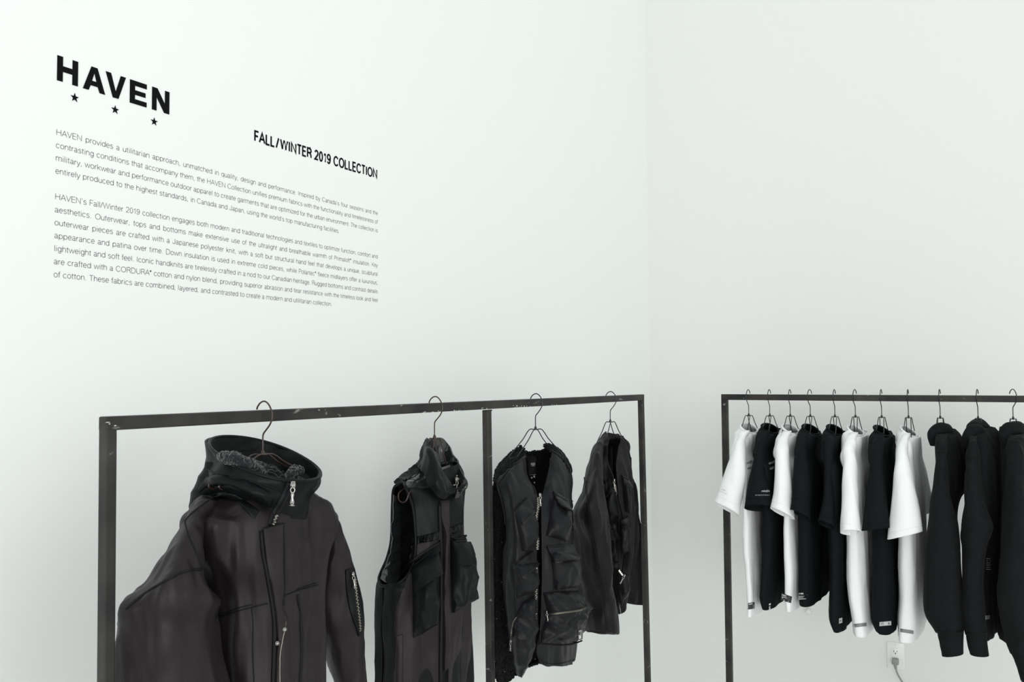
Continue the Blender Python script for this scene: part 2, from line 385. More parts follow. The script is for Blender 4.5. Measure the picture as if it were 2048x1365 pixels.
        mb.add(Vf + Vb, [[0, 1, 8, 9], [1, 2, 7, 8], [2, 3, 6, 7], [k + 9, k + 8, k + 1, k], [k + 8, k + 7, k + 2, k + 1], [k + 7, k + 6, k + 3, k + 2]] + [[i, k + i, k + (i + 1) % k, (i + 1) % k] for i in range(k)])
        hk = len(hole)
        Vf = [T(x, 4.6, z) for x, z in hole]; oo = [(-3.5, -22), (-3.55, -24), (-3.6, -26), (0, -26), (3.6, -26), (3.55, -24), (3.5, -22), (1.2, -20), (0, -20), (-1.2, -20)]
        Vo = [T(x, 4.6, z) for x, z in oo]
        mb.tube([T(1.7 * math.cos(a), 4.6, -22.6 + 1.8 * math.sin(a)) for a in np.linspace(0, 2 * math.pi, 10, endpoint=False)], 0.0008 * size, 5, True)
        bx = [(-3.6, 3.2, -26), (3.6, 4.6, -24.6)]
        mb.add([T(x, y, z) for x in (-3.6, 3.6) for y in (3.2, 4.6) for z in (-26.5, -24.8)], [[0, 1, 3, 2], [4, 6, 7, 5], [0, 4, 5, 1], [2, 3, 7, 6], [0, 2, 6, 4], [1, 5, 7, 3]])
        mb.build('pull_tab', M_CHROME, o)
        return o
# ------------------------------------------------------------------ stroke lettering
def arc(cx, cy, rx, ry, a0, a1, n=9):
    return [(cx + rx * math.cos(math.radians(a0 + (a1 - a0) * i / (n - 1))), cy + ry * math.sin(math.radians(a0 + (a1 - a0) * i / (n - 1)))) for i in range(n)]
X_ = 0.52; C_ = 0.72
def bowl(cx, rx): return arc(cx, X_ / 2, rx, X_ / 2, 0, 360, 17)
G_ = {
 'a': (.537, [arc(.25, .37, .16, .15, 165, 0, 7) + [(.41, .05), (.44, 0), (.49, .01)], arc(.22, .13, .15, .13, 60, 300, 9)[0:9] , [(.41, .30), (.295, .255)], [(.295, .017), (.41, .13)]]),
 'b': (.593, [[(.09, C_), (.09, 0)], bowl(.305, .215)]),
 'c': (.537, [arc(.28, X_ / 2, .215, X_ / 2, 40, 320, 13)]),
 'd': (.593, [[(.50, C_), (.50, 0)], bowl(.285, .215)]),
 'e': (.537, [[(.06, .27), (.47, .27)] + arc(.27, X_ / 2, .205, X_ / 2, 5, 322, 14)]),
 'f': (.296, [[(.27, .70)] + arc(.22, .60, .08, .12, 80, 180, 5) + [(.14, 0)], [(.03, .50), (.25, .50)]]),
 'g': (.574, [[(.48, .51), (.48, -.04)] + arc(.285, -.03, .195, .17, 0, -160, 8), bowl(.28, .20)]),
 'h': (.556, [[(.08, C_), (.08, 0)], [(.08, .33)] + arc(.28, .33, .19, .19, 170, 0, 8) + [(.47, 0)]]),
 'i': (.222, [[(.11, .51), (.11, 0)], [(.11, .72), (.11, .64)]]),
 'j': (.222, [[(.12, .51), (.12, -.14), (.02, -.2)], [(.12, .72), (.12, .64)]]),
 'k': (.519, [[(.08, C_), (.08, 0)], [(.44, .51), (.08, .2)], [(.2, .3), (.47, 0)]]),
 'l': (.222, [[(.11, C_), (.11, 0)]]),
 'm': (.853, [[(.08, .51), (.08, 0)], [(.08, .36)] + arc(.25, .36, .165, .16, 170, 0, 7) + [(.415, 0)], [(.415, .36)] + arc(.59, .36, .175, .16, 170, 0, 7) + [(.765, 0)]]),
 'n': (.556, [[(.08, .51), (.08, 0)], [(.08, .33)] + arc(.28, .33, .19, .19, 170, 0, 8) + [(.47, 0)]]),
 'o': (.574, [bowl(.287, .225)]),
 'p': (.593, [[(.09, .51), (.09, -.2)], bowl(.305, .215)]),
 'q': (.593, [[(.50, .51), (.50, -.2)], bowl(.285, .215)]),
 'r': (.333, [[(.08, .51), (.08, 0)], [(.08, .3)] + arc(.30, .30, .22, .21, 170, 92, 5)]),
 's': (.50, [arc(.25, .385, .165, .135, 20, 200, 8) + [(.25, .275)] + arc(.25, .14, .18, .14, 60, -160, 10)]),
 't': (.315, [[(.14, .66), (.14, .1)] + arc(.22, .09, .08, .09, 180, 280, 4), [(.03, .50), (.27, .50)]]),
 'u': (.556, [[(.08, .51), (.08, .19)] + arc(.27, .19, .19, .19, 180, 350, 8), [(.47, .51), (.47, 0)]]),
 'v': (.50, [[(.03, .51), (.25, 0), (.47, .51)]]),
 'w': (.758, [[(.03, .51), (.21, 0), (.38, .5), (.55, 0), (.73, .51)]]),
 'x': (.519, [[(.05, .51), (.47, 0)], [(.46, .51), (.04, 0)]]),
 'y': (.50, [[(.03, .51), (.25, 0)], [(.47, .51), (.22, -.13), (.15, -.2), (.06, -.19)]]),
 'z': (.48, [[(.05, .5), (.42, .5), (.05, .02), (.44, .02)]]),
 'A': (.685, [[(.03, 0), (.34, C_), (.65, 0)], [(.14, .25), (.54, .25)]]),
 'C': (.741, [arc(.38, .36, .31, .36, 35, 325, 15)]),
 'D': (.741, [[(.1, 0), (.1, C_), (.35, C_)] + arc(.35, .36, .31, .36, 90, -90, 11) + [(.1, 0)]]),
 'E': (.593, [[(.53, C_), (.1, C_), (.1, 0), (.54, 0)], [(.1, .38), (.5, .38)]]),
 'F': (.556, [[(.52, C_), (.1, C_), (.1, 0)], [(.1, .37), (.46, .37)]]),
 'H': (.741, [[(.1, 0), (.1, C_)], [(.64, 0), (.64, C_)], [(.1, .38), (.64, .38)]]),
 'I': (.259, [[(.13, 0), (.13, C_)]]),
 'J': (.537, [[(.43, C_), (.43, .2)] + arc(.24, .2, .19, .2, 0, -180, 8)]),
 'K': (.667, [[(.1, 0), (.1, C_)], [(.6, C_), (.1, .24)], [(.26, .4), (.64, 0)]]),
 'L': (.53, [[(.1, C_), (.1, 0), (.5, 0)]]),
 'N': (.759, [[(.1, 0), (.1, C_), (.65, 0), (.65, C_)]]),
 'O': (.778, [arc(.389, .36, .33, .36, 0, 360, 19)]),
 'P': (.63, [[(.1, 0), (.1, C_), (.37, C_)] + arc(.37, .54, .2, .18, 90, -90, 7) + [(.1, .36)]]),
 'R': (.667, [[(.1, 0), (.1, C_), (.38, C_)] + arc(.38, .545, .2, .175, 90, -90, 7) + [(.1, .37)], [(.42, .36), (.56, .2), (.58, 0)]]),
 'T': (.593, [[(.03, C_), (.56, C_)], [(.296, C_), (.296, 0)]]),
 'U': (.722, [[(.1, C_), (.1, .25)] + arc(.36, .25, .26, .25, 180, 360, 9) + [(.62, C_)]]),
 'V': (.63, [[(.03, C_), (.315, 0), (.6, C_)]]),
 'W': (.944, [[(.03, C_), (.25, 0), (.47, C_), (.69, 0), (.91, C_)]]),
 '0': (.556, [arc(.278, .36, .2, .36, 0, 360, 17)]),
 '1': (.45, [[(.1, .56), (.2, .6), (.27, .71), (.27, 0)]]),
 '2': (.556, [arc(.27, .52, .2, .2, 165, -30, 9) + [(.06, .02), (.49, .02)]]),
 '9': (.556, [arc(.27, .5, .2, .21, 0, 360, 15), [(.47, .5)] + arc(.25, .36, .22, .36, 0, -140, 8)]),
 '.': (.278, [[(.11, 0), (.11, .09)]]), ',': (.278, [[(.12, .08), (.12, 0), (.08, -.1)]]),
 "'": (.222, [[(.11, C_), (.09, .56)]]), '/': (.333, [[(.02, -.02), (.3, .74)]]), '|': (.62, [[(.16, -.02), (.44, .74)]]), ' ': (.278, []),
 '*': (.3, [arc(.15, .58, .1, .1, 0, 360, 9), [(.12, .53), (.12, .63), (.17, .61), (.13, .58), (.18, .53)]]),
}
def text_width(t, ls=0.0): return sum(G_[c][0] + ls for c in t) - ls
def ribbon(pts, hw, V, Fc, closed=False):
    n = len(pts); b = len(V); P = [np.array(p, float) for p in pts]
    if n > 2 and np.linalg.norm(P[0] - P[-1]) < 1e-6: closed = True; P = P[:-1]; n -= 1
    for i in range(n):
        a = P[i - 1] if (i > 0 or closed) else None; c = P[(i + 1) % n] if (i < n - 1 or closed) else None
        d1 = (P[i] - a) if a is not None else None; d2 = (c - P[i]) if c is not None else None
        if d1 is None: d1 = d2
        if d2 is None: d2 = d1
        d1 = d1 / (np.linalg.norm(d1) + 1e-12); d2 = d2 / (np.linalg.norm(d2) + 1e-12)
        n1 = np.array([-d1[1], d1[0]]); n2 = np.array([-d2[1], d2[0]]); mm = n1 + n2; L = np.linalg.norm(mm)
        if L < 0.5: mm = n1; k = 1.0
        else: mm = mm / L; k = min(1 / max(mm @ n1, 0.3), 2.2)
        V += [P[i] + mm * hw * k, P[i] - mm * hw * k]
    for i in range(n if closed else n - 1):
        j = (i + 1) % n; Fc.append([b + 2 * i, b + 2 * i + 1, b + 2 * j + 1, b + 2 * j])
def text2d(t, size, hw, xs=1.0, ls=0.0, extra_space=0.0):
    V = []; Fc = []; x = 0.0
    for c in t:
        adv, st = G_[c]
        for s_ in st: ribbon([((x + p[0]) * size * xs, p[1] * size) for p in s_], hw, V, Fc)
        x += adv + ls + (extra_space if c == ' ' else 0)
    return V, Fc, x * size * xs
# ================================================================== the room
def slab(name, lo, hi, m):
    V, Fc = box_data(lo, hi); o = mesh(name, V, Fc, m, smooth=False); o['kind'] = 'structure'; return o
slab('floor', (-0.12, -10.0, -0.1), (8.0, 0.12, 0.0), M_FLOOR)
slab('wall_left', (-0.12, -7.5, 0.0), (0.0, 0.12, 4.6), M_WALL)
slab('wall_right', (0.0, 0.0, 0.0), (8.0, 0.12, 4.6), M_WALL_SHADE)
# ================================================================== wall lettering
def wl(px, py): return hit(px, py, (0, 0, 0), (1, 0, 0))          # a point of the left wall
def wall_mesh(name, V2, Fc, y0, z0, m, parent=None, x=0.0006, label=None):
    return mesh(name, [(x, y0 + v[0], z0 + v[1]) for v in V2], Fc, m, parent, False, label)
YL = (wl(111.5, 269.5)[1] + wl(106.4, 554.2)[1]) / 2; YR = (wl(755.2, 433.9)[1] + wl(755.8, 600)[1]) / 2
ZT = wl(111.8, 269.5)[2]; ZB = wl(106.6, 554.2)[2]; PITCH = (ZT - ZB) / 11; EM = PITCH * 0.612
PARA = [["HAVEN provides a utilitarian approach, unmatched in quality, design and performance. Inspired by Canada's four seasons and the",
 "contrasting conditions that accompany them, the HAVEN Collection unifies premium fabrics with the functionality and timelessness of",
 "military, workwear and performance outdoor apparel to create garments that are optimized for the urban environment. The collection is",
 "entirely produced to the highest standards, in Canada and Japan, using the world's top manufacturing facilities."],
 ["HAVEN's Fall/Winter 2019 collection engages both modern and traditional technologies and textiles to optimize function, comfort and",
 "aesthetics. Outerwear, tops and bottoms make extensive use of the ultralight and breathable warmth of Primaloft* insulation. Key",
 "outerwear pieces are crafted with a Japanese polyester knit, with a soft but structural hand feel that develops a unique, sculptural",
 "appearance and patina over time. Down insulation is used in extreme cold pieces, while Polartec* fleece midlayers offer a luxurious,",
 "lightweight and soft feel. Iconic handknits are tirelessly crafted in a nod to our Canadian heritage. Rugged bottoms and contrast details",
 "are crafted with a CORDURA* cotton and nylon blend, providing superior abrasion and tear resistance with the timeless look and feel",
 "of cotton. These fabrics are combined, layered, and contrasted to create a modern and utilitarian collection."]]
WID = YR - YL
full = [l for p in PARA for l in p[:-1]]
XS = min(WID / (text_width(l) * EM) for l in full); XS = XS * 1.0
li = 0
for pi, para in enumerate(PARA):
    root = empty('wall_paragraph', (0, YL, ZT - PITCH * (li + len(para) - 1)),
                 ['four-line block of thin grey wall text below the three stars', 'seven-line block of thin grey wall text, the lower paragraph'][pi], 'wall lettering', 'paragraphs of small wall text')
    for k, l in enumerate(para):
        last = k == len(para) - 1
        es = 0.0 if last else (WID / (EM * XS) - text_width(l)) / l.count(' ')
        if last: es = 0.02
        V, Fc, _ = text2d(l, EM, EM * 0.026, XS, 0.0, es)
        wall_mesh('text_line', V, Fc, YL, ZT - PITCH * li, M_VINYL2, root)
        li += 1
    li += 1
# heading
h0 = wl(509.6, 281.7); h1 = wl(754.3, 357.4); ht = wl(509.8, 262.3)
cap = ht[2] - h0[2]; size = cap / 0.72; T = 'FALL|WINTER 2019 COLLECTION'
xs = (h1[1] - h0[1]) / ((text_width(T, 0.06) - 0.12) * size)
root = empty('wall_heading', (0, h0[1], h0[2]), 'condensed bold black season heading at the upper right of the wall text', 'wall lettering')
V, Fc, _ = text2d(T, size, size * 0.074, xs, 0.06); wall_mesh('heading_text', V, Fc, h0[1] - 0.1 * size * xs, h0[2], M_VINYL, root)
# logo
root = empty('wall_logo', (0, wl(113.8, 159)[1], wl(113.8, 159)[2]), 'big bold black five-letter wall logo above three small stars', 'wall lettering')
zt = (wl(114, 109.2)[2] + wl(338, 185.5)[2]) / 2; zb = (wl(113.9, 159.3)[2] + wl(337.6, 230.4)[2]) / 2
H_ = zt - zb
LET = {'H': (113.9, 155.6, 135, [[(0, 0), (.27, 0), (.27, .40), (.73, .40), (.73, 0), (1, 0), (1, 1), (.73, 1), (.73, .63), (.27, .63), (.27, 1), (0, 1)]]),
       'A': (165.5, 210.0, 165, [[(0, 0), (.25, 0), (.34, .22), (.66, .22), (.75, 0), (1, 0), (.635, 1), (.365, 1)], [(.40, .42), (.60, .42), (.50, .76)]]),
       'V': (210.6, 251.0, 175, [[(.36, 0), (.64, 0), (1, 1), (.74, 1), (.50, .27), (.26, 1), (0, 1)]]),
       'E': (259.2, 292.8, 190, [[(0, 0), (1, 0), (1, .21), (.30, .21), (.30, .40), (.93, .40), (.93, .60), (.30, .60), (.30, .79), (1, .79), (1, 1), (0, 1)]]),
       'N': (303.6, 338.2, 200, [[(0, 0), (.26, 0), (.26, .60), (.70, 0), (1, 0), (1, 1), (.74, 1), (.74, .40), (.30, 1), (0, 1)]])}
def poly_ext(loops, y0, wd, z0, ht, x0=0.0004, x1=0.0012):
    bm = bmesh.new(); edges = []
    for lp in loops:
        vs = [bm.verts.new((x1, y0 + a * wd, z0 + b * ht)) for a, b in lp]
        edges += [bm.edges.new((vs[i], vs[(i + 1) % len(vs)])) for i in range(len(vs))]
    bmesh.ops.triangle_fill(bm, use_beauty=True, edges=edges)
    r = bmesh.ops.extrude_face_region(bm, geom=bm.faces[:])
    for v in r['geom']:
        if isinstance(v, bmesh.types.BMVert): v.co.x = x0
    bm.verts.index_update(); V = [v.co.copy() for v in bm.verts]; Fc = [[v.index for v in f.verts] for f in bm.faces]; bm.free(); return V, Fc
for ch, (x0, x1, yy, loops) in LET.items():
    ya = wl(x0, yy)[1]; yb = wl(x1, yy + 10)[1]
    V, Fc = poly_ext(loops, ya, yb - ya, zb, H_); mesh('letter', V, Fc, M_VINYL, root, False)
for (sx, sy, r) in ((149.0, 195.6, 9.3), (229.9, 219.8, 8.9), (308.0, 243.6, 8.5)):
    c = wl(sx, sy); R_ = (wl(sx, sy - r)[2] - c[2])
    pts = [(math.sin(k * math.pi / 5) * R_ * (1 if k % 2 == 0 else 0.40), math.cos(k * math.pi / 5) * R_ * (1 if k % 2 == 0 else 0.40)) for k in range(10)]
    V, Fc = poly_ext([pts], c[1], 1, c[2], 1); mesh('star', V, Fc, M_VINYL, root, False)
# ================================================================== socket and cord
def wr_(px, py, y=0.0): return hit(px, py, (0, y, 0), (0, 1, 0))
pc = wr_(1791.6, 1312); PW, PH = 0.070, 0.114
so = empty('wall_socket', (pc[0], 0, pc[2] - PH / 2), 'white double wall socket low on the right wall', 'socket')
MB().box((pc[0] - PW / 2, -0.006, pc[2] - PH / 2), (pc[0] + PW / 2, -0.0003, pc[2] + PH / 2), 0.0022).build('cover_plate', M_PLATE, so)
MB().box((pc[0] - 0.0165, -0.0085, pc[2] - 0.033), (pc[0] + 0.0165, -0.004, pc[2] + 0.033), 0.0012).build('receptacle', M_PLATE, so)
for zc in (0.017, -0.017):
    mb = MB()
    if zc > 0:
        mb.box((pc[0] - 0.0075, -0.0089, pc[2] + zc - 0.001), (pc[0] - 0.0055, -0.008, pc[2] + zc + 0.007)).box((pc[0] + 0.0055, -0.0089, pc[2] + zc), (pc[0] + 0.0075, -0.008, pc[2] + zc + 0.006))
        mb.tube([(pc[0], -0.008, pc[2] + zc - 0.006), (pc[0], -0.0089, pc[2] + zc - 0.006)], 0.0026, 12)
        mb.build('socket_slots', M_HOLE, so)
for zc in (0.048, -0.048):
    MB().tube([(pc[0], -0.0058, pc[2] + zc), (pc[0], -0.0072, pc[2] + zc)], 0.003, 12).build('screw', M_PLATE, so)
pz = pc[2] - 0.020
ck = empty('power_cord', (pc[0], -0.02, pz), 'grey three-pin plug and cord hanging from the wall socket', 'power cord')
MB().box((pc[0] - 0.0135, -0.031, pz - 0.013), (pc[0] + 0.0135, -0.0087, pz + 0.013), 0.004).build('plug', M_CORD, ck)
MB().tube(smooth_path([(pc[0], -0.022, pz - 0.010), (pc[0] + .001, -0.026, pz - 0.020), (pc[0] + .003, -0.028, pz - 0.030)], 6), [0.0085, 0.0075, 0.0068, 0.006, 0.0055, 0.005], 12).build('strain_relief', M_CORD, ck)
MB().tube(smooth_path([(pc[0] + .002, -0.028, pz - 0.025), (pc[0] + .012, -0.035, pz - 0.052), (pc[0] + .045, -0.05, pz - 0.098), (pc[0] + .10, -0.07, pz - 0.165), (pc[0] + .16, -0.09, pz - 0.26), (pc[0] + .20, -0.11, 0.04), (pc[0] + .26, -0.14, 0.0048), (pc[0] + .5, -0.16, 0.0048), (pc[0] + 1.1, -0.13, 0.0048)], 60), 0.0036, 10).build('cord', M_CORD, ck)
kb = wr_(1620.5, 1221)
k_ = empty('wall_bumper', (kb[0], 0, kb[2]), 'small white bumper on the right wall just under the fourth tee from the post', 'bumper')
mb = MB(); mb.tube([(kb[0] - .004, -0.0003, kb[2] + .004), (kb[0] - .004, -0.02, kb[2] + .003)], 0.006, 12); mb.build('stem', M_PLATE, k_)
mb = MB(); mb.tube([(kb[0] - .004, -0.018, kb[2] + .003), (kb[0] - .002, -0.026, kb[2] - .002), (kb[0], -0.034, kb[2] - .005), (kb[0], -0.037, kb[2] - .005)], [0.007, 0.012, 0.012, 0.008], 16); mb.build('bumper_cap', M_PLATE, k_)
# ================================================================== the racks
XF = 0.42; TB = 0.020; XB = XF - TB; RC = (XF + XB) / 2
rk = empty('clothes_rack', (RC, -2.25, 0), 'long raw steel clothes rack by the left wall, holding four black garments', 'clothes rack')
def bar(name, lo, hi, par, lean=0.0, bev=0.0025, m=None):
    V, Fc = box_data(lo, hi, bev)
    for v in V: v.y += lean * (1.53 - v.z)
    return mesh(name, V, Fc, m or M_STEEL, par, False)
ZR0, ZR1 = 1.5272, 1.5502
YA, YM, YZ = -3.3692, -2.2245, -1.1278
o = bar('top_rail', (XB, YA, ZR0 - 0.0005), (XF, YZ, ZR1 - 0.0015), rk)
for v in o.data.vertices: v.co.z += (v.co.y + 2.25 + 1.13) / 2.25 * 0.0035 - 0.0012
bar('post', (XB, YA + 0.0005, 0.0), (XF - 0.0004, YA + 0.0203, ZR0 + 0.018), rk, 0.0075)
bar('post', (XB + 0.001, YM - 0.0103, 0.018), (XF - 0.0006, YM + 0.0103, ZR0 + 0.001), rk, 0.0165)
bar('post', (XB, YZ - 0.0205, 0.0), (XF - 0.0003, YZ - 0.0003, ZR0 + 0.021), rk, 0.031)
bar('bottom_rail', (XB + 0.0008, YA + 0.028, 0.0), (XF - 0.0008, YZ + 0.02, 0.022), rk)
for (yy, ln) in ((YA + 0.0105, 0.0075), (YZ - 0.011, 0.031)):
    bar('foot', (RC - 0.22, yy - 0.010 + ln * 1.5, 0.0), (XB - 0.0005, yy + 0.010 + ln * 1.5, 0.022), rk); bar('foot', (XF + 0.0005, yy - 0.010 + ln * 1.5, 0.0), (RC + 0.22, yy + 0.010 + ln * 1.5, 0.022), rk)
# weld beads and bare scratches
rnd = random.Random(3)
mb = MB()
for k in range(7):
    y = YM - 0.013 + k * 0.0035; mb.tube([(XF - 0.001, y, ZR0 + 0.0005 + rnd.uniform(-.001, .001)), (XF - 0.001, y + 0.003, ZR0 + 0.0005)], 0.0017, 6)
mb.build('weld_bead', M_STEEL, rk)
def chips(px0, px1, y0, y1, n, par, seed):
    r = random.Random(seed); mb = MB()
    for k in range(n):
        t = r.random(); px = px0 + (px1 - px0) * t; py = y0 + (y1 - y0) * t + r.uniform(-1.2, 1.2)
        c = hit(px, py, (XF, 0, 0), (1, 0, 0)); a = r.uniform(.001, .0045); b = r.uniform(.0005, .0013); c[0] = XF + 0.0002
        mb.add([(c[0], c[1] - a, c[2] - b * .3), (c[0], c[1] - a * .3, c[2] + b), (c[0], c[1] + a * .7, c[2] + b * .8), (c[0], c[1] + a, c[2] - b * .2), (c[0], c[1] + a * .1, c[2] - b)], [[0, 1, 2, 3, 4]])
    o = mb.build('paint_chip', M_CHIP, par, False); o['kind'] = 'stuff'
chips(846, 886, 825.5, 823.5, 11, rk, 1); chips(899, 921, 821.8, 821, 5, rk, 2); chips(963, 976, 817.5, 818, 5, rk, 4)
chips(1026, 1062, 812.5, 813, 8, rk, 5); chips(1104, 1116, 809.5, 810.5, 4, rk, 6); chips(636, 641, 821, 821.5, 2, rk, 7); chips(213, 240, 845, 856, 4, rk, 8); chips(1030, 1047, 815, 814.5, 6, rk, 9)
YF2 = -0.76; YB2 = YF2 + 0.024; RC2 = (YF2 + YB2) / 2
rk2 = empty('clothes_rack', (1.5, RC2, 0), 'black steel clothes rack along the right wall, holding eight tees and three sweatshirts', 'clothes rack')
X0, X1 = 0.5963, 2.45
V, Fc = box_data((X0, YF2, 1.5275), (X1, YB2, 1.5502), 0.002)
for v in V: v.z -= (v.x - X0) * 0.004
mesh('top_rail', V, Fc, M_STEEL, rk2, False)
for xx in (X0, X1 - 0.024):
    V, Fc = box_data((xx, YF2 + 0.0004, 0.0), (xx + 0.0235, YB2 - 0.0004, 1.53 if xx == X0 else 1.525), 0.002); mesh('post', V, Fc, M_STEEL, rk2, False)
    V, Fc = box_data((xx, RC2 - 0.24, 0.0), (xx + 0.0235, YF2 + 0.0001, 0.022), 0.002); mesh('foot', V, Fc, M_STEEL, rk2, False)
    V, Fc = box_data((xx, YB2 - 0.0001, 0.0), (xx + 0.0235, RC2 + 0.24, 0.022), 0.002); mesh('foot', V, Fc, M_STEEL, rk2, False)
V, Fc = box_data((X0 + 0.024, YF2 + 0.001, 0.0), (X1 - 0.024, YB2 - 0.001, 0.022), 0.002); mesh('bottom_rail', V, Fc, M_STEEL, rk2, False)
# ================================================================== hangers
def hanger(x, y, sdir, hdir, label, group, m=M_WIRE, zoff=0.0, dz_end=0.0, half=0.148, spread=1.0, drop=1.0, prof=None):
    zc = 1.470 + zoff; r = 0.0016
    h = empty('wire_hanger', (x, y, zc), label, 'hanger', group)
    s = np.array([sdir[0], sdir[1], 0.]); s /= np.linalg.norm(s); n = np.array([s[1], -s[0], 0.]); a = np.array([hdir[0], hdir[1], 0.]); a /= np.linalg.norm(a)
    C0 = np.array([x, y, 0.])
    hk = [(-.0155, 1.5525), (-.013, 1.5585), (-.006, 1.5655), (.004, 1.568), (.014, 1.562), (.0215, 1.549), (.0225, 1.536), (.017, 1.524), (.008, 1.514), (.0012, 1.506), (0, 1.496), (0, 1.482), (0, 1.470)]
    top = 1.5515
    pts = [C0 + a * p[0] + np.array([0, 0, p[1] + zoff * (0 if p[1] > 1.52 else 1)]) for p in hk]
    MB().tube(smooth_path(pts, 46), r, 8).build('hook', m, h)
    MB().tube([C0 + np.array([0, 0, zc + z]) for z in (0.005, 0.003, -.001, -.004, -.006)], [0.0021, .0032, .0042, .0050, .002], 12).build('swivel_collar', m, h)
    prof = prof or [(0, -.0045, .006), (.012, -.003, .0085), (.024, -.010, .0095), (.042, -.030, .011), (.060, -.046, .0125), (.080, -.063, .014), (.108, -.088, .015), (half - .012, -.119, .0155), (half, -.131, .016), (half + .003, -.143, .011), (half + .003, -.147, 0)]
    path = []
    P4 = []
    for sg, nn in ((1, 1),):
        a1 = [(p[0] * spread if i > 0 else 0, p[1] * drop, p[2]) for i, p in enumerate(prof)]
        f = [C0 + s * q[0] + n * q[2] + np.array([0, 0, zc + q[1]]) for q in a1]            # right front
        b = [C0 + s * q[0] - n * q[2] + np.array([0, 0, zc + q[1]]) for q in a1][::-1]
        f2 = [C0 - s * q[0] - n * q[2] + np.array([0, 0, zc + q[1]]) for q in a1][1:]
        b2 = [C0 - s * q[0] + n * q[2] + np.array([0, 0, zc + q[1]]) for q in a1][::-1]
        path = f + b[1:] + f2 + b2[1:-1]
    pp = cr([np.array(p) for p in path + [path[0]]], 190)[:-1]
    MB().tube(pp, r, 6, True).build('shoulder_frame', m, h)
    return h
# ================================================================== A: the hooded parka
g1 = 'wire hangers on the rack by the left wall'; g2 = 'wire hangers on the rack along the right wall'
HX = RC
def rail_y(px, py): return hit(px, py, (HX, 0, 0), (1, 0, 0))[1]
yA, yB, yC, yD = rail_y(525.5, 900), rail_y(869, 865), rail_y(1071, 853), rail_y(1220.5, 836)
hanger(HX, yA, (0.10, 1), (1, 0.05), 'bronze wire hanger holding the hooded parka', g1, M_WIREB, zoff=0.0, drop=0.6, half=.075)
hanger(HX, yB, (-0.05, 1), (1, 0.05), 'bronze wire hanger holding the high-collared padded vest', g1, M_WIREB, zoff=0.0,
       prof=[(0, -.0045, .006), (.010, -.004, .0080), (.018, -.017, .0085), (.028, -.046, .009), (.042, -.074, .010), (.064, -.094, .011), (.10, -.110, .012), (.124, -.118, .013), (.133, -.124, .0135), (.137, -.137, .010), (.137, -.142, 0)])
hanger(HX, yC, (0.22, 1), (1, 0.05), 'black wire hanger holding the knit-backed cargo vest', g1, M_WIRE, zoff=-0.002, half=0.14)
hanger(HX, yD, (0.0, 1), (1, 0.05), 'black wire hanger holding the jacket beside the far post', g1, M_WIRE, zoff=-0.002, half=0.12, drop=1.1)

A = Garment('hooded_parka', (HX, yA, 1.42), (0.13, 1), 'black hooded parka with fleece-lined hood and sleeve zip, nearest on the left rack', 'parka')
OPS = [(0.022, 7, 1.6, 1, True), (0.010, 16, 5, 2, False), (0.0035, 38, 14, 3, False)]
def fit(G, a, b, t, n, f=None, **k):                            # section whose outline spans the wanted width
    f = f or G.p; a = list(a); b = list(b); La, Rb = a[0], b[0]
    for _ in range(5):
        r = G.ring(f(*a), f(*b), t, n, **k); c = (r - CAM) @ RW; px = CX + F * c[:, 0] / c[:, 2]
        a[0] += (La - px.min()) * 0.8; b[0] += (Rb - px.max()) * 0.8
        if a[0] > b[0] - 2: m_ = (La + Rb) / 2; a[0] = m_ - 1.5; b[0] = m_ + 1.5; t *= 0.8
    return G.ring(f(*a), f(*b), t, n, **k)
def rows(G, R, n=72, f=None, **kw):
    out = []
    for r in R:
        k = dict(kw); k.update(r[3] if len(r) > 3 else {})
        out.append(fit(G, r[0], r[1], r[2], n, f, **k))
    return out
body = rows(A, [((456, 982, 0), (602, 972, 0), .12), ((424, 994, 0), (632, 988, 0), .15), ((388, 1018, 0), (660, 1008, 0), .17), ((366, 1048, 0), (672, 1040, 0), .18),
  ((374, 1110, 0), (654, 1095, 0), .19), ((392, 1160, 0), (648, 1150, 0), .19), ((398, 1220, 0), (645, 1205, 0), .19), ((398, 1300, 0), (647, 1285, 0), .2),
  ((398, 1420, 0), (650, 1400, 0), .21), ((396, 1560, 0), (655, 1530, 0), .22), ((402, 1660, 0), (652, 1620, 0), .2)], n=150, p=2.6, ffront=0.6)
A.loft('body', body, M_PARKA, 150, [(0.022, 9, 1.3, 1, True), (0.013, 15, 4, 2, False), (0.008, 26, 4, 7, True), (0.004, 40, 16, 3, False)], solid=0.003)
sl = rows(A, [((392, 1012, -.03), (436, 1002, .02), .09), ((366, 1038, -.03), (418, 1040, .04), .11), ((344, 1066, -.03), (408, 1085, .07), .13), ((312, 1118, -.03), (409, 1128, .09), .14),
  ((284, 1165, -.04), (416, 1162, .10), .15), ((257, 1213, -.05), (427, 1215, .10), .16), ((238, 1258, -.05), (437, 1265, .10), .16), ((222, 1320, -.06), (450, 1330, .10), .16),
  ((214, 1420, -.06), (462, 1420, .10), .16), ((222, 1560, -.05), (458, 1560, .08), .14), ((245, 1690, -.04), (420, 1700, .05), .11), ((262, 1745, -.03), (400, 1750, .04), .09)], n=96, p=2.3)
A.loft('sleeve', sl, M_PARKA, 120, [(0.009, 12, 1.6, 11, True), (0.008, 13, 4, 12, False), (0.006, 26, 5, 14, True), (0.0035, 40, 14, 13, False)], solid=0.003)
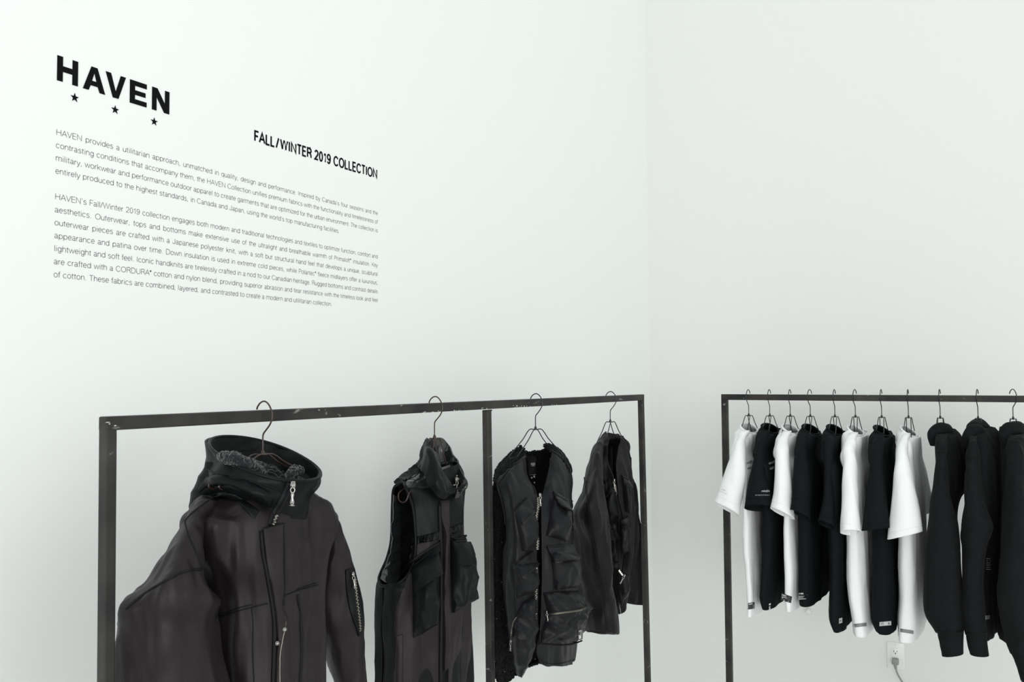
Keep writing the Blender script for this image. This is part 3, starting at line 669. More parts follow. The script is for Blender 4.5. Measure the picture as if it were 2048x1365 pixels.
sr = rows(A, [((618, 1000, -.02), (655, 1003, -.02), .09), ((622, 1030, -.03), (678, 1030, -.02), .11), ((620, 1080, -.04), (693, 1080, -.02), .12), ((618, 1130, -.04), (707, 1140, -.01), .13),
  ((618, 1180, -.05), (723, 1188, 0), .13), ((620, 1235, -.05), (726, 1225, 0), .13), ((648, 1290, -.05), (724, 1270, 0), .13), ((660, 1335, -.05), (730, 1330, 0), .13),
  ((672, 1365, -.05), (736, 1370, 0), .12), ((674, 1460, -.04), (738, 1470, 0), .11), ((680, 1560, -.03), (728, 1560, 0), .09)], n=80, p=2.2)
A.loft('sleeve', sr, M_PARKA, 110, [(0.009, 12, 2.0, 21, True), (0.007, 18, 8, 22, False), (0.004, 36, 12, 23, True)], solid=0.003)
# yoke that runs from the chest over the near shoulder, above the sleeve seam
A.line('sleeve_seam', [(252, 1219), (268, 1205), (300, 1181), (330, 1163), (345, 1155), (362, 1146), (385, 1141), (402, 1140)], M_SEAM, 0.0022, 0.0006, 44)
A.line('shoulder_seam', [(452, 985), (420, 1000), (392, 1020), (372, 1040), (371, 1052), (378, 1075), (390, 1100), (400, 1125), (404, 1140)], M_SEAM, 0.0014, 0.0004, 44)
A.line('chest_seam', [(430, 1237), (455, 1230), (480, 1222), (510, 1214), (535, 1208)], M_SEAM, 0.0013)
A.line('chest_seam', [(432, 1231), (455, 1225), (480, 1216), (505, 1210)], M_SEAM, 0.0010)
A.line('chest_seam', [(567, 1193), (590, 1184), (612, 1177), (636, 1171)], M_SEAM, 0.0013)
A.line('chest_seam', [(594, 1180), (612, 1173), (634, 1166)], M_SEAM, 0.0010)
A.line('pocket_edge', [(595, 1191), (600, 1230), (603, 1275), (602, 1330), (597, 1400)], M_SEAM, 0.0028)
A.line('pocket_edge', [(503, 1218), (506, 1250), (505, 1300), (508, 1365)], M_SEAM, 0.0010)
pk = A.patch('front_placket', [[(525, 1059), (528, 1090), (533, 1130), (543, 1180), (548, 1215), (553, 1260), (555, 1310), (552, 1400)], [(567, 1048), (568, 1090), (568, 1130), (566, 1180), (563, 1215), (573, 1240), (578, 1300), (582, 1400)]], M_PARKA, 0.006, 0.004, 12, 60, ops=[(0.006, 20, 9, 5, False)])
A.line('placket_stitch', [(525, 1059), (545, 1053), (567, 1048)], M_SEAM, 0.0014, 0.007, 12)
A.line('placket_stitch', [(566, 1052), (567, 1090), (567, 1130), (566, 1180), (566, 1210)], M_SEAM, 0.0010, 0.0065)
A.line('front_opening', [(523, 1062), (527, 1110), (535, 1150), (545, 1210), (549, 1260), (548, 1320), (545, 1400)], M_SEAM, 0.0045, 0.001, 40)
A.line('front_zipper_edge', [(569, 1242), (562, 1290), (559, 1330), (558, 1400)], M_TEETH, 0.0009, 0.008, 20)
for (bx, by) in ((551, 1286), (566, 1258)):
    P_, N_ = A.project(bx, by); mb = MB(); mb.tube([P_ + N_ * .004, P_ + N_ * .010], 0.0038, 14); mb.tube([P_ + N_ * .010, P_ + N_ * .0125], 0.0026, 12); mb.build('snap_button', M_CHROME, A.root)
sp = A.patch('sleeve_pocket', [[(690, 1141), (692, 1180), (700, 1225), (713, 1262), (716, 1273)], [(706, 1136), (713, 1165), (720, 1200), (724, 1235), (719, 1273)]], M_PARKAD, 0.004, 0.002, 10, 30)
A.zipper([(706, 1158), (709, 1190), (714, 1230), (717, 1262)], 30, 0.0036, parent=sp, lift=0.006, tape=0.005)
A.pull(704, 1150, 0.95, 0.12, lift=0.011)
# hood: a wide open funnel, fleece inside
def hood(R, n=110):
    out = []
    for (a, b, t, dr) in R: out.append(fit(A, a, b, t, n, p=2.15, drop=dr, ffront=0.5))
    return out
HR = [((447, 1032, .0), (606, 1034, .01), .17, .03), ((440, 1012, -.01), (616, 1000, .01), .19, .04), ((424, 988, -.01), (622, 976, .01), .21, .045), ((406, 962, 0), (630, 960, .01), .225, .05), ((411, 942, 0), (637, 938, .01), .235, .06), ((418, 916, 0), (641, 917, .01), .235, .072)]
A.bvh_keep = list(A.bvh)
A.loft('hood', hood(HR), M_PARKAD, 100, [(0.008, 8, 18, 31, True), (0.007, 14, 30, 32, False), (0.003, 30, 30, 33, False)], solid=0.004)
back_f = [((382, 1038, -.07), (480, 1030, -.07), .05, 0), ((381, 1015, -.07), (490, 1005, -.07), .07, 0), ((386, 985, -.06), (500, 980, -.06), .08, 0), ((402, 950, -.05), (520, 950, -.05), .07, 0), ((412, 925, -.05), (520, 930, -.05), .04, 0)]
A.loft('hood_back_fold', hood(back_f, 60), M_PARKAD, 60, [(0.010, 8, 20, 35, True)], solid=0.003)
HI = [((420, 918, 0), (639, 919, .01), .226, .072), ((423, 930, 0), (636, 938, .01), .222, .06), ((430, 945, 0), (626, 958, .01), .21, .045), ((446, 972, 0), (608, 978, .01), .17, .034), ((462, 1000, 0), (592, 998, .01), .12, .03)]
A.loft('hood_facing', hood(HI), M_PARKAD, 50, [(0.004, 10, 20, 36, False)], reg=False)
FR = [((436, 926, 0), (626, 954, .01), .195, .05), ((442, 936, 0), (618, 960, .01), .17, .05), ((456, 955, 0), (604, 970, .01), .13, .04), ((478, 985, 0), (588, 992, .01), .08, .03)]
A.loft('fleece_lining', hood(FR, 200), M_FUR, 90, [(0.014, 14, 14, 41, False), (0.005, 70, 70, 42, False), (0.004, 180, 180, 43, False)], reg=False)
def swoop(G, name, up, lo, m, b, sd, fb=.05, nu=14, nv=46): return G.patch(name, [up, lo], m, .0006, b, nu, nv, ops=[(.006, 24, 24, sd, True)], fb=fb)
swoop(A, 'hood_fold', [(398, 962), (430, 950), (470, 954), (510, 968), (552, 992)], [(396, 988), (428, 974), (468, 975), (504, 996), (540, 1016)], M_PARKAD, .008, 37)
swoop(A, 'hood_fold', [(412, 992), (448, 984), (482, 996), (520, 1022)], [(430, 1002), (456, 996), (482, 1012), (508, 1040)], M_PARKAD, .007, 38)
for pl, r0 in (([(440, 915, .0), (454, 916, .02), (470, 920, .035), (490, 927, .045), (510, 937, .04), (526, 948, .03)], .013), ([(574, 953, .06), (584, 945, .055), (595, 940, .045), (605, 943, .04)], .009)):
    pp = cr([A.p(*c) for c in pl], 90); mb = MB(); mb.tube(pp, [r0 * (.5 + .5 * math.sin(math.pi * (i + 1) / 91)) for i in range(90)], 60)
    for v in mb.v:
        c = v.copy(); v += Vector((noise.noise(c * 260), noise.noise(c * 250 + Vector((9, 0, 0))), noise.noise(c * 270 + Vector((0, 9, 0))))) * .0028 + Vector((0, 0, noise.noise(c * 60))) * .005
    mb.build('fleece_lining', M_FUR, A.root)
# rim piping of the hood
rim = hood(HR)[-1]; MB().tube([Vector(p) for p in rim[::2]], 0.0036, 8, True).build('hood_rim', M_PARKAD, A.root)
A.zipper([(580, 968), (573, 985), (565, 1002), (556, 1018), (547, 1034), (542, 1050)], 40, 0.006, lift=0.005, tape=0.007, m=M_TAPE)
A.zipper([(549, 1032), (545, 1040), (542, 1053)], 12, 0.0042, lift=0.008, tape=0.003)
A.pull(587, 972, 1.25, -0.03, lift=0.020)
A.line('hood_drawcord', [(583, 968), (572, 992), (560, 1012), (552, 1028), (549, 1048)], M_SEAM, 0.0022, 0.006, 30)
A.line('hood_seam', [(414, 938), (434, 950), (470, 958), (510, 966), (540, 974), (560, 982)], M_SEAM, 0.0016, 0.0006, 40)

# ================================================================== B: the high-collared vest
B = Garment('padded_vest', (HX, yB, 1.42), (0.10, 1), 'black high-collared padded vest with angled flap pockets and satin armhole', 'vest')
def gaprows(G, R, n, start, **kw):
    out = []
    for r in R:
        k = dict(kw); k.update(r[4] if len(r) > 4 else {})
        out.append(fit(G, r[0], r[1], r[2], n, start=start + 1e-6, gap=r[3], **k))
    return out
BR = [((842, 938, 0), (915, 925, 0), .07, 0.02), ((824, 950, 0), (922, 945, 0), .08, .03), ((800, 966, 0), (926, 965, 0), .085, .06), ((788, 978, 0), (925, 982, 0), .095, .34), ((785, 1012, -.01), (924, 1010, 0), .12, .50),
      ((784, 1055, -.01), (924, 1045, 0), .13, .54), ((782, 1090, -.01), (924, 1080, 0), .135, .56), ((774, 1122, -.01), (928, 1115, 0), .14, .58), ((763, 1147, -.01), (932, 1142, 0), .145, .52), ((757, 1163, -.01), (935, 1160, 0), .148, .34), ((754, 1174, -.01), (938, 1172, 0), .15, .04), ((753, 1200, -.01), (940, 1195, 0), .155, .01),
      ((752, 1270, -.01), (943, 1255, 0), .155, .01), ((751, 1340, -.01), (944, 1320, 0), .155, .01), ((751, 1440, -.01), (942, 1410, 0), .15, .01), ((756, 1500, -.01), (938, 1465, 0), .14, .01)]
B.loft('body', gaprows(B, BR, 150, 0.0, p=2.5, ffront=.62), M_PARKAD, 160, [(0.014, 12, 2.0, 51, True), (0.007, 22, 8, 52, False), (0.0025, 48, 20, 53, False)], solid=0.004, wrap=False)
BL_ = [tuple([(r[0][0] + 7, r[0][1], r[0][2]), (r[1][0] - 8, r[1][1], r[1][2]), r[2] - .03, max(0.02, r[3] + (.10 if .1 < r[3] else 0))]) for r in BR[:12]]
B.loft('satin_lining', gaprows(B, BL_, 120, 0.0, p=2.5, ffront=.62), M_SATIN, 110, [(0.008, 9, 40, 55, True), (0.003, 30, 70, 56, False)], solid=0.0, wrap=False, reg=False)
# binding around the armhole
ah = cr(gaprows(B, BR, 150, 0.0, p=2.5, ffront=.62), 60); e1 = [r[0] for r in ah][8:40]; e2 = [r[-1] for r in ah][8:40][::-1]
MB().tube([Vector(p) for p in cr(e1 + e2, 100)], 0.0038, 8, True).build('armhole_binding', M_PARKAD, B.root)
B.sheet('satin_lining', [[B.p(*c) for c in r] for r in [[(787, 990, 0.021), (792, 994, 0.012), (800, 1000, 0.000)], [(786, 1020, 0.021), (792, 1025, 0.012), (802, 1030, 0.000)], [(785, 1060, 0.021), (791, 1062, 0.012), (803, 1065, 0.000)],
  [(783, 1095, 0.024), (790, 1098, 0.012), (802, 1100, 0.000)], [(776, 1122, 0.027), (786, 1126, 0.018), (802, 1128, 0.000)], [(766, 1143, 0.030), (778, 1147, 0.030), (800, 1150, 0.012)], [(761, 1158, 0.036), (776, 1166, 0.042), (798, 1166, 0.030)]]], M_SATIN, 40, 120, [(0.004, 14, 55, 57, True), (0.002, 40, 60, 58, True)], reg=False)
B.patch('shoulder_quilting', [[(835, 928), (812, 945), (788, 966)], [(850, 944), (832, 958), (808, 976)]], M_PARKAD, 0.003, 0.004, 10, 24, ops=[(0.004, 60, 60, 8, True)])
# lower front panels in the warmer cloth
B.patch('waist_panel', [[(820, 1092), (812, 1160), (800, 1195), (790, 1230), (788, 1300), (788, 1440)], [(880, 1072), (881, 1130), (882, 1180), (882, 1230), (882, 1300), (880, 1440)]], M_PARKA, 0.0015, 0.0, 26, 60, ops=[(0.012, 14, 3, 61, True), (0.005, 30, 14, 62, False)], reg=True)
B.patch('waist_panel', [[(893, 1064), (894, 1150), (895, 1210), (895, 1300), (893, 1420)], [(925, 1052), (932, 1130), (939, 1200), (942, 1290), (938, 1400)]], M_PARKA, 0.0015, 0.0, 22, 60, ops=[(0.014, 16, 4, 63, True), (0.005, 34, 14, 64, False)], reg=True)
B.patch('gathered_waistband', [[(816, 1078), (816, 1092)], [(878, 1064), (879, 1080)]], M_PARKAD, 0.003, 0.003, 60, 8, ops=[(0.006, 160, 10, 65, True)])
B.patch('gathered_waistband', [[(894, 1058), (895, 1074)], [(924, 1047), (925, 1060)]], M_PARKAD, 0.003, 0.003, 30, 8, ops=[(0.006, 160, 10, 66, True)])
B.patch('front_placket', [[(879, 1003), (880, 1040), (886, 1070), (884, 1120), (884, 1200), (885, 1280), (884, 1342)], [(894, 1001), (894, 1040), (893, 1070), (895, 1120), (895, 1200), (895, 1280), (894, 1334)]], M_PARKA, 0.009, 0.003, 10, 60, ops=[(0.005, 20, 12, 67, False)])
B.line('front_opening', [(878, 1010), (879, 1050), (881, 1090), (881, 1150), (881, 1250), (880, 1400)], M_SEAM, 0.0045, 0.002, 40)
def flap_pocket(G, bag, flap, m, bulge=.02, fb=.1, th=.006, sd=1, nb=18):
    b = G.patch('patch_pocket', bag, m, th + .003, bulge, nb, nb, ops=[(0.010, 24, 18, sd, True), (0.004, 60, 40, sd + 1, False)], fb=fb, reg=True)
    f = G.patch('pocket_flap', flap, m, .007, .003, 14, 12, ops=[(0.003, 30, 30, sd + 2, False)], fb=fb, lip=.012, parent=G.root, reg=True)
    tl, tr, br, bl = [np.array(c, float) for c in flap]
    G.line('flap_stitch', [tl + (bl - tl) * .08, (tl + tr) / 2 + ((bl + br) / 2 - (tl + tr) / 2) * .08, tr + (br - tr) * .08], M_SEAM, .0010, .0006, 12, parent=f)
    G.line('flap_stitch', [bl * .93 + tl * .07, (bl + br) / 2 * .93 + (tl + tr) / 2 * .07, br * .93 + tr * .07], M_SEAM, .0008, .0006, 12, parent=f)
    return b, f
flap_pocket(B, [[(823, 1140), (825, 1200), (826, 1276)], [(877, 1110), (876, 1190), (873, 1248)]], [(820, 1133), (878, 1087), (879, 1152), (838, 1186)], M_PARKAD, .03, sd=71)
flap_pocket(B, [[(901, 1084), (902, 1150), (904, 1226)], [(936, 1084), (941, 1140), (950, 1196)]], [(901, 1080), (931, 1079), (941, 1135), (917, 1135)], M_PARKAD, .028, sd=75)
B.line('pocket_flap_edge', [(820, 1133), (848, 1112), (878, 1087)], M_SEAM, .0028, .008, 14); B.line('pocket_flap_edge', [(901, 1080), (916, 1078), (931, 1079)], M_SEAM, .0028, .008, 14)
B.patch('welt_pocket', [(793, 1273), (806, 1270), (806, 1420), (794, 1420)], M_PARKA, 0.005, 0.001, 6, 30)
B.line('side_seam', [(792, 1180), (790, 1230), (789, 1272), (788, 1340)], M_SEAM, .0012)
# collar
def pts(G, L): return [[G.p(*c) for c in r] for r in L]
B.sheet('collar', pts(B, [[(848, 875, -.02), (856, 884, .02), (872, 902, .045), (889, 942, .06), (902, 970, .075), (913, 979, .09)],
   [(842, 897, -.03), (852, 902, .04), (868, 922, .07), (882, 952, .085), (897, 978, .09), (912, 983, .095)],
   [(838, 918, -.03), (850, 925, .04), (864, 945, .07), (878, 970, .09), (895, 987, .1), (911, 988, .1)],
   [(834, 932, -.02), (846, 945, .035), (856, 968, .06), (872, 990, .08), (886, 999, .09), (905, 994, .095)]]), M_PARKAD, 60, 40, [(0.010, 20, 12, 81, True), (0.004, 40, 30, 82, False)], solid=.004, flip=True)
B.sheet('collar', pts(B, [[(858, 884, -.045), (866, 878, -.05), (880, 876, -.05), (893, 884, -.045), (905, 908, -.01), (922, 942, .05), (936, 966, .085), (926, 975, .095), (913, 981, .1)],
   [(858, 905, -.045), (868, 900, -.045), (882, 905, -.045), (893, 915, -.03), (904, 935, 0), (914, 955, .04), (924, 972, .075), (918, 982, .09), (911, 988, .095)],
   [(858, 940, -.04), (868, 945, -.04), (882, 950, -.03), (893, 960, -.02), (902, 972, 0), (910, 982, .03), (917, 990, .06), (915, 994, .08), (908, 997, .09)]]), M_SATIN, 70, 40, [(0.008, 24, 16, 83, True)], solid=.004)
B.sheet('collar', pts(B, [[(913, 978, .098), (920, 972, .1), (928, 969, .1), (936, 966, .088)], [(916, 985, .1), (920, 982, .105), (925, 977, .1), (931, 972, .09)]]), M_PARKAD, 20, 14, [(0.004, 40, 30, 84, False)], solid=.006)
B.pull(911, 962, 1.15, 0.05, lift=.01); B.line('zipper_end', [(918, 953), (913, 960), (910, 968), (907, 975)], M_TEETH, .0022, .006, 12)

# ================================================================== C: cargo vest with a knitted back
Cg = Garment('cargo_vest', (HX, yC, 1.42), (0.22, 1), 'black many-pocketed cargo vest with a chunky knitted back', 'vest')
KN = [(0.006, 150, 120, 91, True)]
def knit_rows(L): return pts(Cg, L)
Cg.sheet('knitted_back', knit_rows([[(1050, 905, -.02), (1056, 905, -.05), (1075, 903, -.06), (1092, 899, -.05), (1103, 894, -.03)],
  [(1000, 940, -.02), (1030, 935, -.06), (1075, 935, -.08), (1115, 925, -.06), (1138, 940, -.02)],
  [(988, 975, -.01), (1025, 975, -.07), (1075, 975, -.09), (1115, 970, -.06), (1141, 985, -.01)],
  [(987, 1060, -.01), (1025, 1060, -.08), (1075, 1060, -.1), (1115, 1060, -.07), (1144, 1060, -.01)],
  [(986, 1160, -.01), (1025, 1160, -.08), (1075, 1160, -.1), (1115, 1160, -.07), (1150, 1160, -.01)],
  [(985, 1250, -.01), (1025, 1250, -.08), (1075, 1250, -.1), (1115, 1250, -.07), (1150, 1250, -.01)],
  [(987, 1335, -.01), (1020, 1330, -.08), (1060, 1320, -.1), (1110, 1306, -.07), (1150, 1300, -.01)],
  [(1000, 1372, -.01), (1022, 1362, -.07), (1046, 1338, -.09), (1078, 1323, -.07), (1150, 1316, -.01)]]), M_KNIT, 150, 200, KN + [(.008, 12, 3, 92, False)], solid=.005)
Cg.sheet('knitted_yoke', knit_rows([[(1042, 889, -.01), (1050, 905, .015), (1053, 912, .03)], [(1022, 903, -.03), (1036, 912, .01), (1040, 922, .035)], [(1000, 925, -.03), (1012, 930, .02), (1020, 938, .045)], [(990, 942, -.03), (1000, 945, .02), (1008, 954, .045)], [(986, 962, -.02), (990, 965, .01), (994, 970, .03)]]), M_KNIT, 40, 90, KN, solid=.008)
Cg.sheet('knitted_yoke', knit_rows([[(1086, 890, -.03), (1092, 888, -.01), (1098, 890, .0), (1104, 902, .03)], [(1100, 888, -.03), (1108, 893, -.01), (1112, 899, .01), (1117, 911, .04)], [(1122, 901, -.03), (1128, 909, -.01), (1130, 915, .01), (1130, 924, .04)], [(1139, 926, -.02), (1142, 933, .0), (1141, 938, .01), (1138, 940, .03)], [(1144, 942, -.01), (1144, 945, .0), (1143, 948, .01), (1141, 950, .02)]]), M_KNIT, 40, 80, KN, solid=.008)
OC = [(0.010, 12, 2.2, 101, True), (0.006, 24, 8, 102, False), (0.002, 60, 24, 103, False)]
Cg.sheet('front_panel', pts(Cg, [[(1020, 937, .035), (1030, 928, .045), (1041, 919, .045), (1053, 911, .035)],
  [(994, 968, .03), (1014, 958, .06), (1036, 952, .065), (1058, 955, .05)],
  [(1003, 1000, .03), (1022, 995, .075), (1048, 990, .085), (1072, 988, .075)],
  [(1010, 1040, .03), (1028, 1038, .09), (1050, 1036, .1), (1072, 1034, .09)],
  [(1010, 1075, .03), (1030, 1075, .095), (1052, 1075, .11), (1071, 1074, .10)],
  [(1004, 1110, .02), (1028, 1110, .10), (1052, 1110, .115), (1074, 1108, .105)],
  [(1004, 1170, .02), (1026, 1170, .10), (1050, 1170, .115), (1073, 1168, .11)],
  [(1010, 1230, .02), (1028, 1230, .10), (1050, 1230, .115), (1071, 1228, .11)],
  [(1018, 1280, .03), (1032, 1280, .10), (1050, 1282, .11), (1065, 1285, .11)],
  [(1030, 1330, .04), (1036, 1332, .08), (1043, 1334, .09), (1050, 1328, .10)],
  [(1038, 1352, .05), (1039, 1353, .06), (1040, 1353, .07), (1041, 1352, .08)]]), M_NYLON, 60, 130, OC, solid=.002, flip=True)
Cg.sheet('front_panel', pts(Cg, [[(1104, 902, .03), (1110, 908, .035), (1118, 915, .035), (1126, 922, .03), (1138, 936, .02)],
  [(1098, 935, .045), (1110, 935, .06), (1122, 938, .06), (1134, 945, .045), (1142, 958, .01)],
  [(1087, 975, .07), (1104, 972, .09), (1120, 975, .085), (1134, 980, .05), (1142, 990, .01)],
  [(1082, 1010, .085), (1100, 1010, .1), (1120, 1012, .1), (1135, 1015, .06), (1144, 1020, .01)],
  [(1082, 1070, .1), (1102, 1070, .115), (1122, 1070, .11), (1138, 1070, .065), (1147, 1070, .01)],
  [(1084, 1130, .105), (1104, 1130, .12), (1124, 1130, .115), (1142, 1130, .07), (1153, 1130, .01)],
  [(1083, 1190, .11), (1104, 1190, .12), (1124, 1190, .115), (1144, 1190, .07), (1157, 1190, .01)],
  [(1080, 1250, .11), (1102, 1250, .12), (1124, 1250, .115), (1143, 1250, .07), (1155, 1250, .01)],
  [(1072, 1300, .11), (1096, 1303, .12), (1122, 1302, .115), (1142, 1300, .07), (1154, 1300, .01)],
  [(1078, 1325, .11), (1094, 1334, .12), (1118, 1334, .115), (1140, 1331, .07), (1152, 1324, .02)]]), M_NYLON, 70, 130, OC, solid=.002, flip=True)
Cg.line('v_neck_edge', [(1053, 911), (1057, 945), (1065, 970), (1072, 989)], M_NYLON, .0022, .001); Cg.line('v_neck_edge', [(1104, 902), (1098, 935), (1088, 970), (1082, 990)], M_NYLON, .0022, .001)
Cg.line('yoke_seam', [(1053, 912), (1040, 922), (1020, 938), (995, 968)], M_NYLON, .0022, .001); Cg.line('yoke_seam', [(1104, 902), (1118, 912), (1131, 926), (1139, 938)], M_NYLON, .0022, .001)
Cg.line('armhole_edge', [(995, 968), (1004, 1000), (1011, 1040), (1010, 1075), (1005, 1108)], M_NYLON, .0022, .001)
flap_pocket(Cg, [(1028, 1022), (1066, 1028), (1072, 1082), (1046, 1103)], [(1027, 1021), (1054, 995), (1067, 1027), (1041, 1052)], M_NYLON, .022, sd=111)
flap_pocket(Cg, [(1105, 1000), (1136, 1025), (1131, 1084), (1092, 1072)], [(1105, 984), (1135, 1001), (1136, 1029), (1113, 1013)], M_NYLON, .024, sd=115)
flap_pocket(Cg, [(1026, 1134), (1072, 1132), (1070, 1180), (1034, 1197)], [(1025, 1130), (1065, 1102), (1072, 1134), (1040, 1160)], M_NYLON, .022, sd=119)
flap_pocket(Cg, [(1101, 1110), (1153, 1112), (1155, 1174), (1110, 1180)], [(1092, 1093), (1145, 1090), (1153, 1122), (1103, 1126)], M_NYLON, .026, sd=123)
P5 = Cg.patch('cargo_pocket', [[(1086, 1186), (1091, 1212), (1094, 1228), (1086, 1255), (1078, 1286)], [(1156, 1182), (1173, 1205), (1168, 1228), (1164, 1250), (1163, 1281)]], M_NYLON, .008, .045, 30, 34, ops=[(0.016, 22, 34, 127, True), (0.006, 50, 50, 128, False)], fb=.1, reg=True)
Cg.zipper([(1095, 1229), (1115, 1226), (1140, 1223), (1158, 1220), (1169, 1216)], 30, .004, parent=P5, lift=.004, tape=.006); Cg.pull(1093, 1226, .9, .15, lift=.006)
P6 = Cg.patch('cargo_pocket', [[(1046, 1205), (1034, 1230), (1026, 1262), (1026, 1300), (1034, 1345)], [(1071, 1190), (1072, 1225), (1068, 1262), (1060, 1305), (1042, 1352)]], M_NYLON, .008, .032, 22, 34, ops=[(0.014, 24, 20, 131, True), (0.005, 50, 50, 132, False)], fb=.1, reg=True)
Cg.zipper([(1036, 1236), (1030, 1246), (1027, 1258), (1026, 1270), (1025, 1280)], 24, .004, parent=P6, lift=.004, tape=.005); Cg.pull(1024, 1284, .85, 0, lift=.006)
Cg.line('pocket_edge', [(1078, 1287), (1110, 1291), (1140, 1290), (1163, 1282)], M_SEAM, .0024, .002, 24)
Cg.line('hem_seam', [(1078, 1318), (1096, 1328), (1120, 1328), (1150, 1320)], M_SEAM, .0012, .0006, 24)
Cg.zipper([(1075, 995), (1076, 1012), (1073, 1030), (1071, 1050), (1071, 1066), (1075, 1080), (1074, 1100)], 50, .0042, lift=.002, tape=.006, dn=.113)
Cg.zipper([(1073, 1128), (1072, 1140), (1072, 1155), (1072, 1200), (1069, 1260), (1062, 1300)], 50, .0042, lift=.002, tape=.006, dn=.122)
Cg.line('zipper_edge', [(1082, 990), (1081, 1020), (1082, 1080), (1082, 1200), (1078, 1290)], M_TAPE, .003, .003, 40)
Cg.pull(1078, 992, 1.0, 0, lift=.010, dn=.115)
def print_on(G, q, lines, m, parent, lift=0.0012, name='printed_text', fb=.05):
    # lines: (text, u0, v_base (0 bottom..1 top), height fraction, width fraction, weight)
    Q = [np.array(c, float) for c in q]; N = G.project((q[0][0] + q[2][0]) / 2, (q[0][1] + q[2][1]) / 2, fb)[1]
    V = []; Fc = []
    for (t, u0, v0, hf, wf, wt) in lines:
        if t.startswith('#'):
            P2 = [(u0, v0), (u0 + wf, v0), (u0 + wf, v0 + hf), (u0, v0 + hf)]; F2 = [[0, 1, 2, 3]]
        else:
            v2, F2, wd = text2d(t, 1.0, wt, 1.0, .03); P2 = [(u0 + a[0] / wd * wf, v0 + a[1] / .72 * hf) for a in v2]
        b = len(V)
        for (u, v) in P2:
            c = Q[3] * (1 - u) * (1 - v) + Q[2] * u * (1 - v) + Q[0] * (1 - u) * v + Q[1] * u * v; a_, n_ = G.project(c[0], c[1], fb); V.append(a_ + (n_ * .5 + N * .5) * lift)
        Fc += [[i + b for i in f] for f in F2]
    return mesh(name, V, Fc, m, parent, False)
def label_on(G, q, m, lines=(), mi=None, name='woven_label', th=.0012, fb=.05, label=None):
    keep = list(G.bvh); o = G.patch(name, q, m, th, 0, 8, 6, fb=fb, label=label, reg=True, sm=8); G.bvh = [G.bvh[-1]]
    if lines: print_on(G, q, lines, mi or M_LABELW, o, .0008, fb=fb)
    G.bvh = keep
    return o
# neck label on the knitted back, seen through the V
nb = Cg.bvh; Cg.bvh = [nb[0]]
label_on(Cg, [(1054, 912), (1071, 912), (1071, 949), (1058, 949)], M_LABEL, [('HAVEN', .36, .50, .11, .58, .1), ('#', .44, .44, .03, .4, 0)], name='neck_label')
print_on(Cg, [(1058, 949), (1071, 948), (1071, 968), (1064, 968)], [('#', 0, .93, .05, 1, 0), ('#', .1, .6, .12, .25, 0), ('#', .55, .66, .18, .3, 0), ('#', .5, .1, .1, .3, 0)], M_LABELW, Cg.root, .004)
Cg.bvh = nb
label_on(Cg, [(1156, 1262), (1165, 1260), (1165, 1279), (1156, 1281)], M_LABEL, [('HAVEN', .15, .86, .12, .6, .1), ('#', .15, .70, .06, .5, 0), ('#', .15, .12, .46, .5, 0)], name='side_label')

# ================================================================== D: the four-pocket jacket
D = Garment('field_jacket', (HX, yD, 1.42), (0.0, 1), 'black collarless four-pocket jacket with wide sleeves beside the far post of the left rack', 'jacket')
DR = [((1212, 868, 0), (1238, 868, 0), .06, .62), ((1202, 880, 0), (1244, 878, 0), .08, .50), ((1192, 895, 0), (1252, 892, 0), .10, .36), ((1182, 925, 0), (1257, 920, 0), .12, .20), ((1180, 955, 0), (1263, 950, 0), .14, .06),
      ((1182, 1000, 0), (1267, 990, 0), .15, .01), ((1186, 1060, 0), (1268, 1045, 0), .16, .01), ((1190, 1130, 0), (1266, 1115, 0), .16, .01), ((1196, 1190, 0), (1258, 1175, 0), .15, .01), ((1212, 1228, 0), (1254, 1204, 0), .14, .01)]
D.loft('body', gaprows(D, DR, 130, 0.6, p=2.4, ffront=.6), M_TWILL, 120, [(0.008, 22, 3, 141, True), (0.004, 40, 10, 142, False)], wrap=False, solid=.002)
ds = rows(D, [((1209, 868, 0), (1216, 870, .02), .05), ((1193, 884, -.02), (1206, 886, .04), .08), ((1181, 903, -.03), (1205, 908, .06), .10), ((1175, 932, -.04), (1207, 940, .08), .11), ((1161, 980, -.05), (1210, 985, .09), .11), ((1148, 1028, -.06), (1212, 1030, .09), .11),
  ((1146, 1080, -.06), (1218, 1085, .09), .11), ((1150, 1150, -.06), (1224, 1150, .09), .11), ((1158, 1200, -.05), (1229, 1205, .08), .11), ((1167, 1242, -.05), (1233, 1240, .08), .11), ((1172, 1268, -.05), (1236, 1264, .08), .11, {'drop': .014})], n=80, p=2.1)
D.loft('sleeve', ds, M_TWILL, 130, [(0.011, 11, 3, 145, True), (0.005, 26, 12, 146, False), (0.0018, 60, 30, 147, False)], solid=.002)
dr_ = rows(D, [((1240, 872, 0), (1246, 876, 0), .05), ((1248, 890, -.03), (1257, 895, -.01), .08), ((1246, 930, -.04), (1262, 935, -.05), .09), ((1246, 985, -.06), (1271, 990, -.05), .09), ((1245, 1050, -.065), (1281, 1055, -.05), .09), ((1244, 1120, -.07), (1289, 1120, -.05), .09), ((1248, 1180, -.075), (1296, 1180, -.05), .09), ((1247, 1208, -.075), (1299, 1206, -.05), .09)], n=64, p=2.1)
D.loft('sleeve', dr_, M_TWILL, 100, [(0.009, 12, 3, 148, True), (0.004, 30, 12, 149, False)], solid=.002)
D.line('sleeve_seam', [(1168, 955), (1172, 985), (1176, 1010), (1180, 1050), (1188, 1090), (1195, 1130), (1202, 1170), (1208, 1210), (1213, 1262)], M_SEAM, .0016, .0005, 50)
D.line('sleeve_seam', [(1171, 955), (1175, 985), (1179, 1010), (1183, 1050), (1191, 1090), (1198, 1130), (1205, 1170), (1211, 1210), (1216, 1262)], M_SEAM, .0009, .0005, 50)
